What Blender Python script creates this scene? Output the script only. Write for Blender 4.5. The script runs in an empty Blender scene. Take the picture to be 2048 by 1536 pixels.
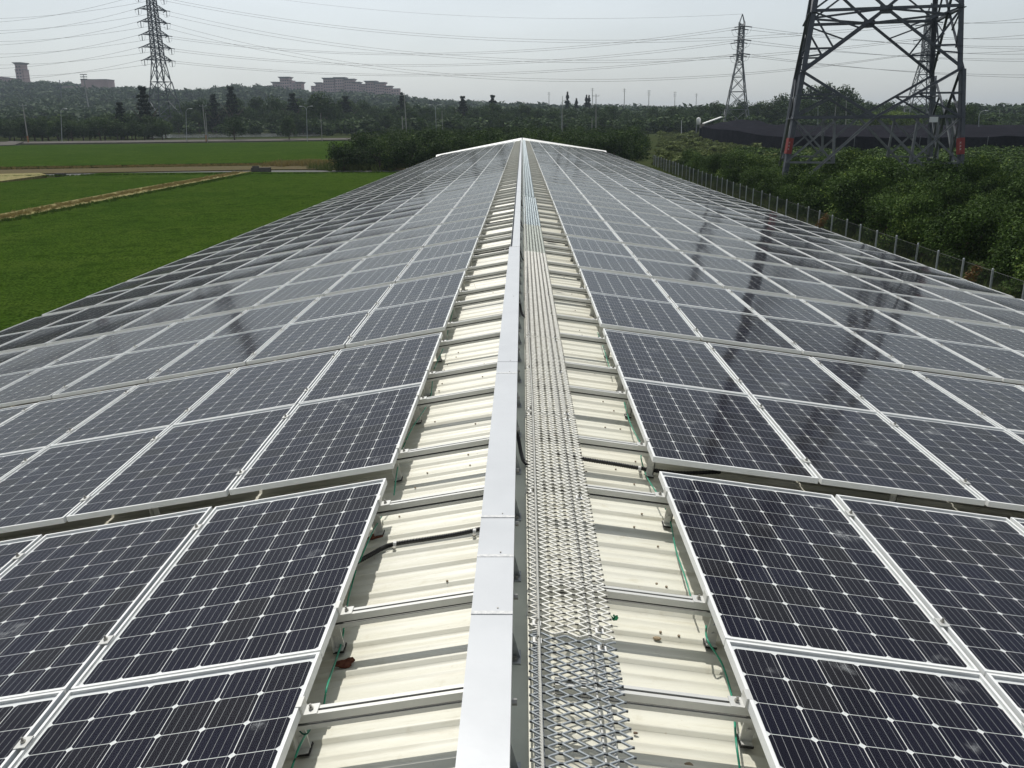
import bpy, math, random
import numpy as np
from mathutils import Matrix, Vector
R_ = math.radians
rng = random.Random(7)
nrg = np.random.default_rng(11)
scene = bpy.context.scene
COL = scene.collection

# ------------------------------------------------------------------ camera, light, exposure
F_PX, YAW, PITCH, ROLL = 1736.4, -0.01316, 0.29257, -0.00665
CAM = np.array([0.00687, 0.0, 1.9724])
def cam_axes():
    cy, sy, cp, sp = math.cos(YAW), math.sin(YAW), math.cos(PITCH), math.sin(PITCH)
    f = np.array([sy*cp, cy*cp, -sp]); r = np.array([cy, -sy, 0.0]); u = np.cross(r, f)
    cr, sr = math.cos(ROLL), math.sin(ROLL)
    return r*cr+u*sr, -r*sr+u*cr, f
AR, AU, AF = cam_axes()
cd = bpy.data.cameras.new("camera"); cam = bpy.data.objects.new("camera", cd); COL.objects.link(cam)
cd.sensor_width = 36.0; cd.lens = 36.0*F_PX/2048.0; cd.clip_start = 0.05; cd.clip_end = 9000
m = Matrix.Identity(4)
for i in range(3):
    m[i][0] = AR[i]; m[i][1] = AU[i]; m[i][2] = -AF[i]; m[i][3] = CAM[i]
cam.matrix_world = m
scene.camera = cam

SUN_DIR = Vector((-0.18, 0.60, 1.0)).normalized()      # towards the sun: ahead, a little to the left
world = bpy.data.worlds.new("World"); scene.world = world; world.use_nodes = True
wn = world.node_tree; wn.nodes.clear()
sky = wn.nodes.new("ShaderNodeTexSky"); sky.sky_type = 'NISHITA'; sky.sun_disc = False
sky.sun_elevation = math.asin(SUN_DIR.z); sky.sun_rotation = math.atan2(SUN_DIR.x, SUN_DIR.y)
sky.air_density = 1.0; sky.dust_density = 1.6; sky.ozone_density = 1.0; sky.altitude = 50
hsv = wn.nodes.new("ShaderNodeHueSaturation"); hsv.inputs["Saturation"].default_value = 0.30
tint = wn.nodes.new("ShaderNodeMix"); tint.data_type = 'RGBA'; tint.blend_type = 'MULTIPLY'
tint.inputs[0].default_value = 1.0; tint.inputs[7].default_value = (0.965, 1.0, 1.015, 1)
bg = wn.nodes.new("ShaderNodeBackground"); bg.inputs["Strength"].default_value = 0.112
wo = wn.nodes.new("ShaderNodeOutputWorld")
wn.links.new(sky.outputs[0], hsv.inputs["Color"]); wn.links.new(hsv.outputs[0], tint.inputs[6])
wt = wn.nodes.new("ShaderNodeTexCoord"); wm = wn.nodes.new("ShaderNodeMapping"); wm.inputs["Scale"].default_value = (1.5, 1.5, 5.0)
wno = wn.nodes.new("ShaderNodeTexNoise"); wno.inputs["Scale"].default_value = 2.6; wno.inputs["Detail"].default_value = 6
wr = wn.nodes.new("ShaderNodeMapRange"); wr.inputs[1].default_value = 0.3; wr.inputs[2].default_value = 0.7; wr.inputs[3].default_value = 0.95; wr.inputs[4].default_value = 1.06
wx = wn.nodes.new("ShaderNodeVectorMath"); wx.operation = 'SCALE'
wn.links.new(wt.outputs["Generated"], wm.inputs[0]); wn.links.new(wm.outputs[0], wno.inputs["Vector"]); wn.links.new(wno.outputs[0], wr.inputs[0])
wn.links.new(tint.outputs[2], wx.inputs[0]); wn.links.new(wr.outputs[0], wx.inputs["Scale"]); wn.links.new(wx.outputs[0], bg.inputs[0]); wn.links.new(bg.outputs[0], wo.inputs[0])
sl = bpy.data.lights.new("sun", 'SUN'); sl.energy = 3.5; sl.angle = R_(0.53); sl.color = (1.0, 0.965, 0.90)
so = bpy.data.objects.new("sun", sl); COL.objects.link(so)
so.rotation_euler = SUN_DIR.to_track_quat('Z', 'Y').to_euler(); so.location = (-20, 60, 120)
scene.view_settings.view_transform = 'Standard'; scene.view_settings.look = 'None'
scene.view_settings.exposure = 0.0; scene.view_settings.gamma = 1.0
scene.view_settings.use_curve_mapping = False
scene.cycles.max_bounces = 8; scene.cycles.transparent_max_bounces = 16
scene.cycles.volume_bounces = 0

# ------------------------------------------------------------------ small helpers
def ray(px, py):
    return (px-1024)/F_PX*AR-(py-768)/F_PX*AU+AF
def at(px, py, Y):
    d = ray(px, py); return CAM+d*(Y/d[1])
TILT = 0.012; G0 = -5.0
def gp(px, py):
    """point of the plain seen at a pixel of the photograph"""
    d = ray(px, py); t = (G0-CAM[2])/(d[2]-TILT*d[1]); return CAM+t*d
HX = [-900, -691, -625, -526, -426, -360, -248, -162, -95, -3, 103, 420, 900]
HH = [30, 33, 32, 29, 25, 26, 20, 17, 10, 4, 2, -7, -9]
def hill(x, y):
    if y < 420: return 0.0
    k = min(1.0, (y-420)/700.0); k = k*k*(3-2*k)
    if y > 1500: k *= max(0.0, 1-(y-1500)/1500)
    xs = x*1150.0/max(y, 500)
    return k*float(np.interp(xs, HX, HH))*(1+0.08*math.sin(x*0.021+1)+0.06*math.sin(x*0.05+y*0.01))
def gz(x, y): return G0+TILT*max(y, -400)+hill(x, y)
def ntoks(n):
    a = "zeroth first second third fourth fifth sixth seventh eighth ninth tenth eleventh twelfth thirteenth fourteenth fifteenth sixteenth seventeenth eighteenth nineteenth".split()
    t = {2: "twent", 3: "thirt", 4: "fort", 5: "fift", 6: "sixt"}
    if n < 20: return a[n]
    if n % 10 == 0: return t[n//10]+"ieth"
    return t[n//10]+"y-"+a[n % 10]

def mat(name, base=(0.5, 0.5, 0.5), rough=0.6, metal=0.0, spec=0.5, noise=None, bump=None, trans=0.0, coords='Object'):
    """noise = (scale, colour2, low, high) mixes a second colour by fractal noise; bump = (scale, strength, distance)"""
    M = bpy.data.materials.new(name); M.use_nodes = True; nt = M.node_tree; b = nt.nodes["Principled BSDF"]
    b.inputs["Base Color"].default_value = (*base, 1); b.inputs["Roughness"].default_value = rough
    b.inputs["Metallic"].default_value = metal; b.inputs["Specular IOR Level"].default_value = spec
    tc = nt.nodes.new("ShaderNodeTexCoord")
    if noise:
        prev = None
        for (sc, c2, lo, hi) in (noise if isinstance(noise, list) else [noise]):
            n = nt.nodes.new("ShaderNodeTexNoise"); n.inputs["Scale"].default_value = sc; n.inputs["Detail"].default_value = 6
            n.inputs["Roughness"].default_value = 0.6
            nt.links.new(tc.outputs[coords], n.inputs["Vector"])
            r = nt.nodes.new("ShaderNodeMapRange"); r.inputs[1].default_value = lo; r.inputs[2].default_value = hi
            nt.links.new(n.outputs[0], r.inputs[0])
            x = nt.nodes.new("ShaderNodeMix"); x.data_type = 'RGBA'; nt.links.new(r.outputs[0], x.inputs[0])
            if prev: nt.links.new(prev, x.inputs[6])
            else: x.inputs[6].default_value = (*base, 1)
            x.inputs[7].default_value = (*c2, 1); prev = x.outputs[2]
        nt.links.new(prev, b.inputs["Base Color"])
    if bump:
        n = nt.nodes.new("ShaderNodeTexNoise"); n.inputs["Scale"].default_value = bump[0]; n.inputs["Detail"].default_value = 5
        nt.links.new(tc.outputs[coords], n.inputs["Vector"])
        bm = nt.nodes.new("ShaderNodeBump"); bm.inputs["Strength"].default_value = bump[1]; bm.inputs["Distance"].default_value = bump[2]
        nt.links.new(n.outputs[0], bm.inputs["Height"]); nt.links.new(bm.outputs[0], b.inputs["Normal"])
    return M

class MB:
    def __init__(s): s.v = []; s.f = []; s.mi = []; s.n = 0; s.m = 0
    def add(s, vs, fs, mi=None):
        b = s.n; s.v.extend([tuple(q) for q in vs]); s.n += len(vs)
        for q in fs: s.f.append(tuple(b+i for i in q)); s.mi.append(s.m if mi is None else mi)
    BF = [(0, 3, 2, 1), (4, 5, 6, 7), (0, 1, 5, 4), (1, 2, 6, 5), (2, 3, 7, 6), (3, 0, 4, 7)]
    def box(s, x0, x1, y0, y1, z0, z1, mi=None):
        s.add([(x0, y0, z0), (x1, y0, z0), (x1, y1, z0), (x0, y1, z0), (x0, y0, z1), (x1, y0, z1), (x1, y1, z1), (x0, y1, z1)], MB.BF, mi)
    def hexa(s, P, mi=None): s.add(P, MB.BF, mi)
    def beam(s, a, b, w, h=None, up=(0, 0, 1), mi=None):
        h = h or w; a = np.array(a, float); b = np.array(b, float); d = b-a; L = np.linalg.norm(d)
        if L < 1e-6: return
        d /= L; u = np.array(up, float)
        if abs(d@u) > 0.98: u = np.array([1., 0.2, 0])
        r = np.cross(d, u); r /= np.linalg.norm(r); u = np.cross(r, d)
        r = r*w/2; u = u*h/2
        s.add([a-r-u, b-r-u, b+r-u, a+r-u, a-r+u, b-r+u, b+r+u, a+r+u], [(0, 1, 2, 3), (7, 6, 5, 4), (0, 4, 5, 1), (1, 5, 6, 2), (2, 6, 7, 3), (3, 7, 4, 0)], mi)
    def angle(s, a, b, w, t, up=(0, 0, 1)):
        """L-section bar"""
        a = np.array(a, float); b = np.array(b, float); d = b-a; L = np.linalg.norm(d); d /= L
        u = np.array(up, float)
        if abs(d@u) > 0.98: u = np.array([1., 0.2, 0])
        r = np.cross(d, u); r /= np.linalg.norm(r); u = np.cross(r, d)
        s.beam(a+r*w/2, b+r*w/2, w, t, u); s.beam(a+u*(w/2), b+u*(w/2), t, w*0.98, u)
    def tube(s, pts, rad, n=6, cap=True, mi=None):
        P = [np.array(q, float) for q in pts]; rr = rad if hasattr(rad, '__len__') else [rad]*len(P); vs = []
        ref = np.array([0.13, 0.21, 1.0])
        for i, q in enumerate(P):
            d = P[min(i+1, len(P)-1)]-P[max(i-1, 0)]; d /= (np.linalg.norm(d)+1e-12)
            rf = ref if abs(d@ref)/np.linalg.norm(ref) < 0.95 else np.array([1.0, 0.2, 0])
            a = np.cross(d, rf); a /= np.linalg.norm(a); b = np.cross(d, a)
            for k in range(n):
                t = 2*math.pi*k/n; vs.append(q+rr[i]*(math.cos(t)*a+math.sin(t)*b))
        fs = [(i*n+k, i*n+(k+1) % n, (i+1)*n+(k+1) % n, (i+1)*n+k) for i in range(len(P)-1) for k in range(n)]
        if cap: fs += [tuple(range(n))[::-1], tuple((len(P)-1)*n+k for k in range(n))]
        s.add(vs, fs, mi)
    def mesh(s, name, mats, smooth=False):
        me = bpy.data.meshes.new(name); me.from_pydata(s.v, [], s.f)
        for q in (mats if isinstance(mats, (list, tuple)) else [mats]): me.materials.append(q)
        me.polygons.foreach_set("material_index", s.mi)
        if smooth: me.polygons.foreach_set("use_smooth", [True]*len(s.f))
        me.update(); return me
    def obj(s, name, mats, parent=None, smooth=False):
        return link(name, s.mesh(name, mats, smooth), parent)
def link(name, data, parent=None, mw=None):
    o = bpy.data.objects.new(name, data); COL.objects.link(o)
    if parent: o.parent = parent
    if mw is not None: o.matrix_local = mw
    return o
def tag(o, label=None, cat=None, group=None, kind=None):
    if label: o["label"] = label
    if cat: o["category"] = cat
    if group: o["group"] = group
    if kind: o["kind"] = kind
    return o
def thing(name, label, cat, loc=(0, 0, 0), rz=0, group=None):
    o = bpy.data.objects.new(name, None); COL.objects.link(o); o.location = loc; o.rotation_euler = (0, 0, rz)
    o.empty_display_size = 0.2
    return tag(o, label, cat, group)
def rawmesh(name, V, Fq, mats, mi=None, uv=None, smooth=False):
    """numpy verts (n,3), faces (k,4) or (k,3)"""
    V = np.asarray(V, np.float32); Fq = np.asarray(Fq, np.int32); k, c = Fq.shape
    me = bpy.data.meshes.new(name); me.vertices.add(len(V)); me.vertices.foreach_set("co", V.ravel())
    me.loops.add(k*c); me.loops.foreach_set("vertex_index", Fq.ravel()); me.polygons.add(k)
    me.polygons.foreach_set("loop_start", np.arange(0, k*c, c, dtype=np.int32)); me.polygons.foreach_set("loop_total", np.full(k, c, np.int32))
    for q in (mats if isinstance(mats, (list, tuple)) else [mats]): me.materials.append(q)
    if mi is not None: me.polygons.foreach_set("material_index", np.asarray(mi, np.int32))
    if smooth: me.polygons.foreach_set("use_smooth", np.ones(k, bool))
    if uv is not None:
        l = me.uv_layers.new(name="UVMap"); l.data.foreach_set("uv", np.asarray(uv, np.float32).ravel())
    me.update(calc_edges=True); return me

# ------------------------------------------------------------------ materials
M_ALU = mat("silver anodised aluminium", (0.80, 0.81, 0.80), 0.45, 0.0, 0.4, (9, (0.72, 0.73, 0.71), 0.35, 0.75))
M_ALU2 = mat("mill finish aluminium rail", (0.60, 0.60, 0.57), 0.45, 0.3, 0.5, (14, (0.56, 0.56, 0.53), 0.35, 0.75))
M_DARK = mat("dark slot", (0.05, 0.05, 0.045), 0.8)
M_BACK = mat("white backsheet", (0.80, 0.81, 0.81), 0.6)
M_TRAY = mat("white painted cover", (0.54, 0.555, 0.57), 0.35, 0.1, 0.5, [(3.0, (0.48, 0.495, 0.51), 0.4, 0.8), (45, (0.52, 0.53, 0.54), 0.66, 0.8)], (5, 0.25, 0.006))
M_ROOF = mat("cream painted roof sheet", (0.70, 0.69, 0.60), 0.42, 0.0, 0.45,
             [(1.7, (0.68, 0.665, 0.56), 0.4, 0.72), (0.55, (0.71, 0.68, 0.56), 0.5, 0.8), (11, (0.58, 0.55, 0.44), 0.60, 0.78), (40, (0.46, 0.38, 0.26), 0.67, 0.78)], (3.0, 0.10, 0.02))
nt = M_ROOF.node_tree; b_ = nt.nodes["Principled BSDF"]; src = b_.inputs["Base Color"].links[0].from_socket
tc_ = nt.nodes.new("ShaderNodeTexCoord"); mp_ = nt.nodes.new("ShaderNodeMapping"); mp_.inputs["Scale"].default_value = (1.3, 17, 1.3); n_ = nt.nodes.new("ShaderNodeTexNoise"); n_.inputs["Scale"].default_value = 1.6; n_.inputs["Detail"].default_value = 6; n_.inputs["Roughness"].default_value = 0.65
r_ = nt.nodes.new("ShaderNodeMapRange"); r_.inputs[1].default_value = 0.52; r_.inputs[2].default_value = 0.76; r_.inputs[4].default_value = 0.75; x_ = nt.nodes.new("ShaderNodeMix"); x_.data_type = 'RGBA'; x_.inputs[7].default_value = (0.50, 0.47, 0.36, 1)
nt.links.new(tc_.outputs["Object"], mp_.inputs[0]); nt.links.new(mp_.outputs[0], n_.inputs["Vector"]); nt.links.new(n_.outputs[0], r_.inputs[0]); nt.links.new(r_.outputs[0], x_.inputs[0]); nt.links.new(src, x_.inputs[6]); nt.links.new(x_.outputs[2], b_.inputs["Base Color"])
M_CAP = mat("grey green ridge flashing", (0.60, 0.62, 0.53), 0.5, 0.0, 0.4, (4, (0.48, 0.50, 0.43), 0.4, 0.8))
M_GALV = mat("galvanised steel", (0.42, 0.44, 0.45), 0.45, 0.5, 0.5, (20, (0.30, 0.32, 0.33), 0.4, 0.7))
M_MESH_G = mat("grey galvanised expanded metal", (0.34, 0.37, 0.39), 0.5, 0.4, 0.5, (30, (0.26, 0.28, 0.29), 0.4, 0.7))
M_MESH_W = mat("weathered pale expanded metal", (0.80, 0.79, 0.73), 0.5, 0.2, 0.5, [(25, (0.62, 0.60, 0.54), 0.4, 0.7), (12, (0.38, 0.27, 0.18), 0.66, 0.8)])
M_MESH_B = mat("blue grey galvanised expanded metal", (0.40, 0.46, 0.48), 0.45, 0.4, 0.5, (20, (0.33, 0.39, 0.41), 0.4, 0.7))
M_BLACK = mat("black corrugated conduit", (0.012, 0.012, 0.012), 0.5)
M_RUB = mat("black rubber pad", (0.015, 0.015, 0.014), 0.8)
M_BOLT = mat("stainless bolt", (0.35, 0.34, 0.31), 0.35, 0.8)
M_RUST = mat("red brown rust stain", (0.10, 0.030, 0.018), 0.9, 0, 0.2, (60, (0.22, 0.09, 0.05), 0.4, 0.7))
M_GREENW = mat("green insulated earth wire", (0.02, 0.26, 0.16), 0.45)
M_ROPE = mat("grey twisted wire rope", (0.42, 0.42, 0.39), 0.6)
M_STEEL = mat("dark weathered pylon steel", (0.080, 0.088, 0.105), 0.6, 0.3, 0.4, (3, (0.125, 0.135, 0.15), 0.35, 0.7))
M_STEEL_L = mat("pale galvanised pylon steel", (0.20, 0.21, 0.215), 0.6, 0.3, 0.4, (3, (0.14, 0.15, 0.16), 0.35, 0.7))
M_RED = mat("faded red danger paint", (0.24, 0.04, 0.038), 0.6, 0, 0.3, (6, (0.30, 0.06, 0.05), 0.4, 0.7))
M_WHITE = mat("white enamel", (0.75, 0.75, 0.73), 0.5)
M_WIRE = mat("power line conductor", (0.10, 0.10, 0.11), 0.6, 0.3)
M_INS = mat("brown grey insulator discs", (0.07, 0.07, 0.08), 0.3)
M_CONC = mat("weathered concrete", (0.11, 0.105, 0.095), 1, 0, 0.0, [(3, (0.08, 0.075, 0.07), 0.4, 0.7), (0.7, (0.14, 0.13, 0.12), 0.4, 0.7)])
M_DCONC = mat("dark wet concrete channel", (0.045, 0.045, 0.045), 0.8, 0, 0.3, (1, (0.08, 0.08, 0.07), 0.4, 0.7))
M_POLE = mat("concrete utility pole", (0.36, 0.35, 0.33), 0.8, 0, 0.2, (2, (0.28, 0.27, 0.25), 0.4, 0.7))
M_NET = mat("black shade netting", (0.014, 0.014, 0.018), 1, 0, 0.0, [(0.35, (0.022, 0.022, 0.028), 0.4, 0.65), (3, (0.008, 0.008, 0.010), 0.5, 0.7)], (1.2, 0.5, 0.3))
M_PINK = mat("dusty pink brick facade", (0.56, 0.40, 0.39), 0.95, 0, 0.1, (0.05, (0.40, 0.28, 0.27), 0.4, 0.7))
M_PGREY = mat("grey roof slab", (0.30, 0.28, 0.29), 0.85)
M_WIN = mat("dull window glass", (0.13, 0.12, 0.13), 0.5, 0, 0.3)
M_POST = mat("galvanised fence post", (0.50, 0.52, 0.53), 0.5, 0.1)
M_FWIRE = mat("galvanised fence wire", (0.07, 0.075, 0.075), 0.6, 0.2)
M_BARK = mat("grey brown bark", (0.10, 0.08, 0.06), 0.9, 0, 0.1)

def leaf_mat(name, c1, c2, c3=None, tr=0.16):
    M = bpy.data.materials.new(name); M.use_nodes = True; nt = M.node_tree; b = nt.nodes["Principled BSDF"]
    b.inputs["Roughness"].default_value = 0.7; b.inputs["Specular IOR Level"].default_value = 0.08
    tc = nt.nodes.new("ShaderNodeTexCoord"); oi = nt.nodes.new("ShaderNodeObjectInfo")
    n = nt.nodes.new("ShaderNodeTexNoise"); n.inputs["Scale"].default_value = 1.6; n.inputs["Detail"].default_value = 4; n.noise_dimensions = '4D'
    nt.links.new(tc.outputs["Object"], n.inputs["Vector"]); mu = nt.nodes.new("ShaderNodeMath"); mu.operation = 'MULTIPLY'; mu.inputs[1].default_value = 40
    nt.links.new(oi.outputs["Random"], mu.inputs[0]); nt.links.new(mu.outputs[0], n.inputs["W"])
    ge = nt.nodes.new("ShaderNodeNewGeometry")
    ad = nt.nodes.new("ShaderNodeMath"); ad.operation = 'MULTIPLY_ADD'; ad.inputs[1].default_value = 0.35
    nt.links.new(ge.outputs["Random Per Island"], ad.inputs[0]); nt.links.new(n.outputs[0], ad.inputs[2])
    cr = nt.nodes.new("ShaderNodeValToRGB"); cr.color_ramp.elements[0].position = 0.42; cr.color_ramp.elements[0].color = (*c1, 1)
    cr.color_ramp.elements[1].position = 0.86; cr.color_ramp.elements[1].color = (*c2, 1)
    if c3:
        e = cr.color_ramp.elements.new(0.97); e.color = (*c3, 1)
    nt.links.new(ad.outputs[0], cr.inputs[0]); nt.links.new(cr.outputs[0], b.inputs["Base Color"])
    tl = nt.nodes.new("ShaderNodeBsdfTranslucent"); nt.links.new(cr.outputs[0], tl.inputs[0])
    mx = nt.nodes.new("ShaderNodeMixShader"); mx.inputs[0].default_value = tr
    nt.links.new(b.outputs[0], mx.inputs[1]); nt.links.new(tl.outputs[0], mx.inputs[2])
    nt.links.new(mx.outputs[0], nt.nodes["Material Output"].inputs[0]); return M
L_ORCH = leaf_mat("dark orchard leaves with painted highlights", (0.012, 0.026, 0.008), (0.080, 0.138, 0.028), (0.22, 0.29, 0.06))  # brightest tone paints sunlit highlights into the leaf colour
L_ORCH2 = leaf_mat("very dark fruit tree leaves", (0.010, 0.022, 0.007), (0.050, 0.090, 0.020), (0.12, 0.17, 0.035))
L_MID = leaf_mat("mid green tree leaves", (0.016, 0.032, 0.012), (0.058, 0.100, 0.028), (0.10, 0.15, 0.035))
L_DARK = leaf_mat("dark conifer needles", (0.010, 0.018, 0.012), (0.024, 0.036, 0.020))
L_BRIGHT = leaf_mat("bright yellow green leaves", (0.05, 0.085, 0.018), (0.13, 0.19, 0.035), (0.2, 0.26, 0.06))
L_WEED = leaf_mat("olive weeds", (0.065, 0.090, 0.022), (0.13, 0.165, 0.042), (0.19, 0.19, 0.07))
L_DRY = leaf_mat("dry yellow grass", (0.16, 0.13, 0.045), (0.30, 0.24, 0.09), (0.16, 0.18, 0.05))
L_RICE = leaf_mat("young rice leaves", (0.034, 0.066, 0.009), (0.064, 0.110, 0.016), None, 0.3)
L_FAR = leaf_mat("far woodland leaves", (0.020, 0.038, 0.017), (0.052, 0.088, 0.032))

# solar glass: clear sheet with fresnel reflection, fine texture and a film of dust
def make_glass():
    M = bpy.data.materials.new("textured solar glass"); M.use_nodes = True; nt = M.node_tree; nt.nodes.clear()
    N = nt.nodes.new; Lk = nt.links.new
    out = N("ShaderNodeOutputMaterial"); tr = N("ShaderNodeBsdfTransparent"); tr.inputs[0].default_value = (0.93, 0.94, 0.94, 1)
    gl = N("ShaderNodeBsdfGlossy"); gl.inputs["Roughness"].default_value = 0.075; gl.inputs[0].default_value = (0.64, 0.66, 0.68, 1)
    fr = N("ShaderNodeFresnel"); fr.inputs[0].default_value = 1.18
    mx = N("ShaderNodeMixShader"); Lk(fr.outputs[0], mx.inputs[0]); Lk(tr.outputs[0], mx.inputs[1]); Lk(gl.outputs[0], mx.inputs[2])
    df = N("ShaderNodeBsdfDiffuse"); df.inputs[0].default_value = (0.50, 0.52, 0.53, 1)
    tc = N("ShaderNodeTexCoord"); oi = N("ShaderNodeObjectInfo"); mu = N("ShaderNodeMath"); mu.operation = 'MULTIPLY'; mu.inputs[1].default_value = 57
    Lk(oi.outputs["Random"], mu.inputs[0])
    def noise(scale, detail, lo, hi, top, rough=0.6):
        n = N("ShaderNodeTexNoise"); n.noise_dimensions = '4D'; n.inputs["Scale"].default_value = scale; n.inputs["Detail"].default_value = detail
        n.inputs["Roughness"].default_value = rough
        Lk(tc.outputs["Object"], n.inputs["Vector"]); Lk(mu.outputs[0], n.inputs["W"])
        r = N("ShaderNodeMapRange"); r.inputs[1].default_value = lo; r.inputs[2].default_value = hi; r.inputs[4].default_value = top
        Lk(n.outputs[0], r.inputs[0]); return r.outputs[0]
    a = noise(2.2, 5, 0.35, 0.8, 0.012); b = noise(5.0, 2, 0.66, 0.78, 0.6, 0.4); c = noise(38, 5, 0.42, 0.62, 1.0, 0.8)
    bc = N("ShaderNodeMath"); bc.operation = 'MULTIPLY'; Lk(b, bc.inputs[0]); Lk(c, bc.inputs[1])
    s = N("ShaderNodeMath"); s.operation = 'ADD'; Lk(a, s.inputs[0]); Lk(bc.outputs[0], s.inputs[1])
    m2 = N("ShaderNodeMixShader"); Lk(s.outputs[0], m2.inputs[0]); Lk(mx.outputs[0], m2.inputs[1]); Lk(df.outputs[0], m2.inputs[2])
    Lk(m2.outputs[0], out.inputs[0]); return M
M_GLASS = make_glass()
def make_cell():
    M = bpy.data.materials.new("monocrystalline silicon cell"); M.use_nodes = True; nt = M.node_tree; N = nt.nodes.new; Lk = nt.links.new
    b = nt.nodes["Principled BSDF"]; b.inputs["Roughness"].default_value = 0.6; b.inputs["Specular IOR Level"].default_value = 0.08
    uv = N("ShaderNodeUVMap"); sp = N("ShaderNodeSeparateXYZ"); Lk(uv.outputs[0], sp.inputs[0])
    m5 = N("ShaderNodeMath"); m5.operation = 'MULTIPLY'; m5.inputs[1].default_value = 5; Lk(sp.outputs[0], m5.inputs[0])
    fr = N("ShaderNodeMath"); fr.operation = 'FRACT'; Lk(m5.outputs[0], fr.inputs[0])
    sb = N("ShaderNodeMath"); sb.operation = 'SUBTRACT'; sb.inputs[1].default_value = 0.5; Lk(fr.outputs[0], sb.inputs[0])
    ab = N("ShaderNodeMath"); ab.operation = 'ABSOLUTE'; Lk(sb.outputs[0], ab.inputs[0])
    ls = N("ShaderNodeMath"); ls.operation = 'LESS_THAN'; ls.inputs[1].default_value = 0.019; Lk(ab.outputs[0], ls.inputs[0])
    fl = N("ShaderNodeVectorMath"); fl.operation = 'FLOOR'; Lk(uv.outputs[0], fl.inputs[0])
    oi = N("ShaderNodeObjectInfo"); mm = N("ShaderNodeMath"); mm.operation = 'MULTIPLY'; mm.inputs[1].default_value = 91.7; Lk(oi.outputs["Random"], mm.inputs[0])
    wn_ = N("ShaderNodeTexWhiteNoise"); wn_.noise_dimensions = '4D'; Lk(fl.outputs[0], wn_.inputs["Vector"]); Lk(mm.outputs[0], wn_.inputs["W"])
    cr = N("ShaderNodeValToRGB"); e = cr.color_ramp.elements; e[0].color = (0.0035, 0.0032, 0.011, 1); e[1].color = (0.009, 0.0080, 0.011, 1)
    e2 = e.new(0.5); e2.color = (0.0050, 0.0050, 0.018, 1)
    Lk(wn_.outputs[0], cr.inputs[0])
    mx = N("ShaderNodeMix"); mx.data_type = 'RGBA'; Lk(ls.outputs[0], mx.inputs[0]); Lk(cr.outputs[0], mx.inputs[6]); mx.inputs[7].default_value = (0.42, 0.43, 0.45, 1)
    Lk(mx.outputs[2], b.inputs["Base Color"]); return M
M_CELL = make_cell()

# ================================================================== GROUND AND TERRAIN
def terrain():
    xs = np.concatenate([np.linspace(-3000, -700, 14)[:-1], np.linspace(-700, 900, 65), np.linspace(900, 3000, 14)[1:]])
    ys = np.concatenate([[-400, -100, 0], np.arange(60, 420, 40), np.arange(420, 1600, 30), np.arange(1600, 4001, 200)])
    V = [(x, y, gz(x, y)) for y in ys for x in xs]; nx = len(xs)
    Fq = [(j*nx+i, j*nx+i+1, (j+1)*nx+i+1, (j+1)*nx+i) for j in range(len(ys)-1) for i in range(nx-1)]
    m_ = mat("weedy earth", (0.042, 0.052, 0.022), 1.0, 0, 0.0, [(0.05, (0.032, 0.046, 0.016), 0.4, 0.65), (0.6, (0.060, 0.056, 0.028), 0.5, 0.8), (4, (0.024, 0.034, 0.012), 0.5, 0.7)], (2, 0.6, 0.2))
    tag(link("ground", rawmesh("ground", V, Fq, m_, smooth=True)), kind='structure')
terrain()
def sheet(name, pix, dz, m_, thick=0.0, kind='structure', pts=None):
    """a flat patch of the plain whose outline is given by photo pixels (projected once onto the ground)"""
    P = [gp(*q) for q in pix] if pts is None else [np.array((x, y, gz(x, y))) for x, y in pts]
    n = len(P); mb = MB()
    top = [(q[0], q[1], q[2]+dz) for q in P]; bot = [(q[0], q[1], q[2]+dz-max(thick, 0.001)) for q in P]
    mb.add(top, [tuple(range(n))])
    if thick: mb.add(top+bot, [(i, (i+1) % n, n+(i+1) % n, n+i) for i in range(n)])
    o = mb.obj(name, m_); tag(o, kind=kind); return o
def rice_mat():
    M = mat("rice crop canopy", (0.056, 0.098, 0.014), 1.0, 0, 0.0,
            [(0.035, (0.040, 0.078, 0.012), 0.4, 0.6), (0.22, (0.070, 0.108, 0.019), 0.45, 0.68), (1.1, (0.026, 0.052, 0.008), 0.50, 0.68), (4.5, (0.034, 0.064, 0.009), 0.48, 0.64), (11.0, (0.012, 0.028, 0.004), 0.44, 0.62)], (9.0, 1.0, 0.12), coords='Object')
    return M
M_RICE = rice_mat()
sheet("rice_field", [(-900, 760), (-700, 420), (0, 452), (250, 400), (500, 350), (860, 350), (700, 620), (300, 900)], 0.34, M_RICE, 0.5)
sheet("rice_field", [(-300, 372), (0, 372), (200, 352), (474, 350), (250, 388), (0, 438), (-300, 520)], 0.34, M_RICE, 0.5)
sheet("rice_field", [(-400, 297), (60, 294), (500, 288), (780, 283), (780, 326), (560, 330), (350, 333), (0, 339), (-400, 350)], 0.34, M_RICE, 0.5)
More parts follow.
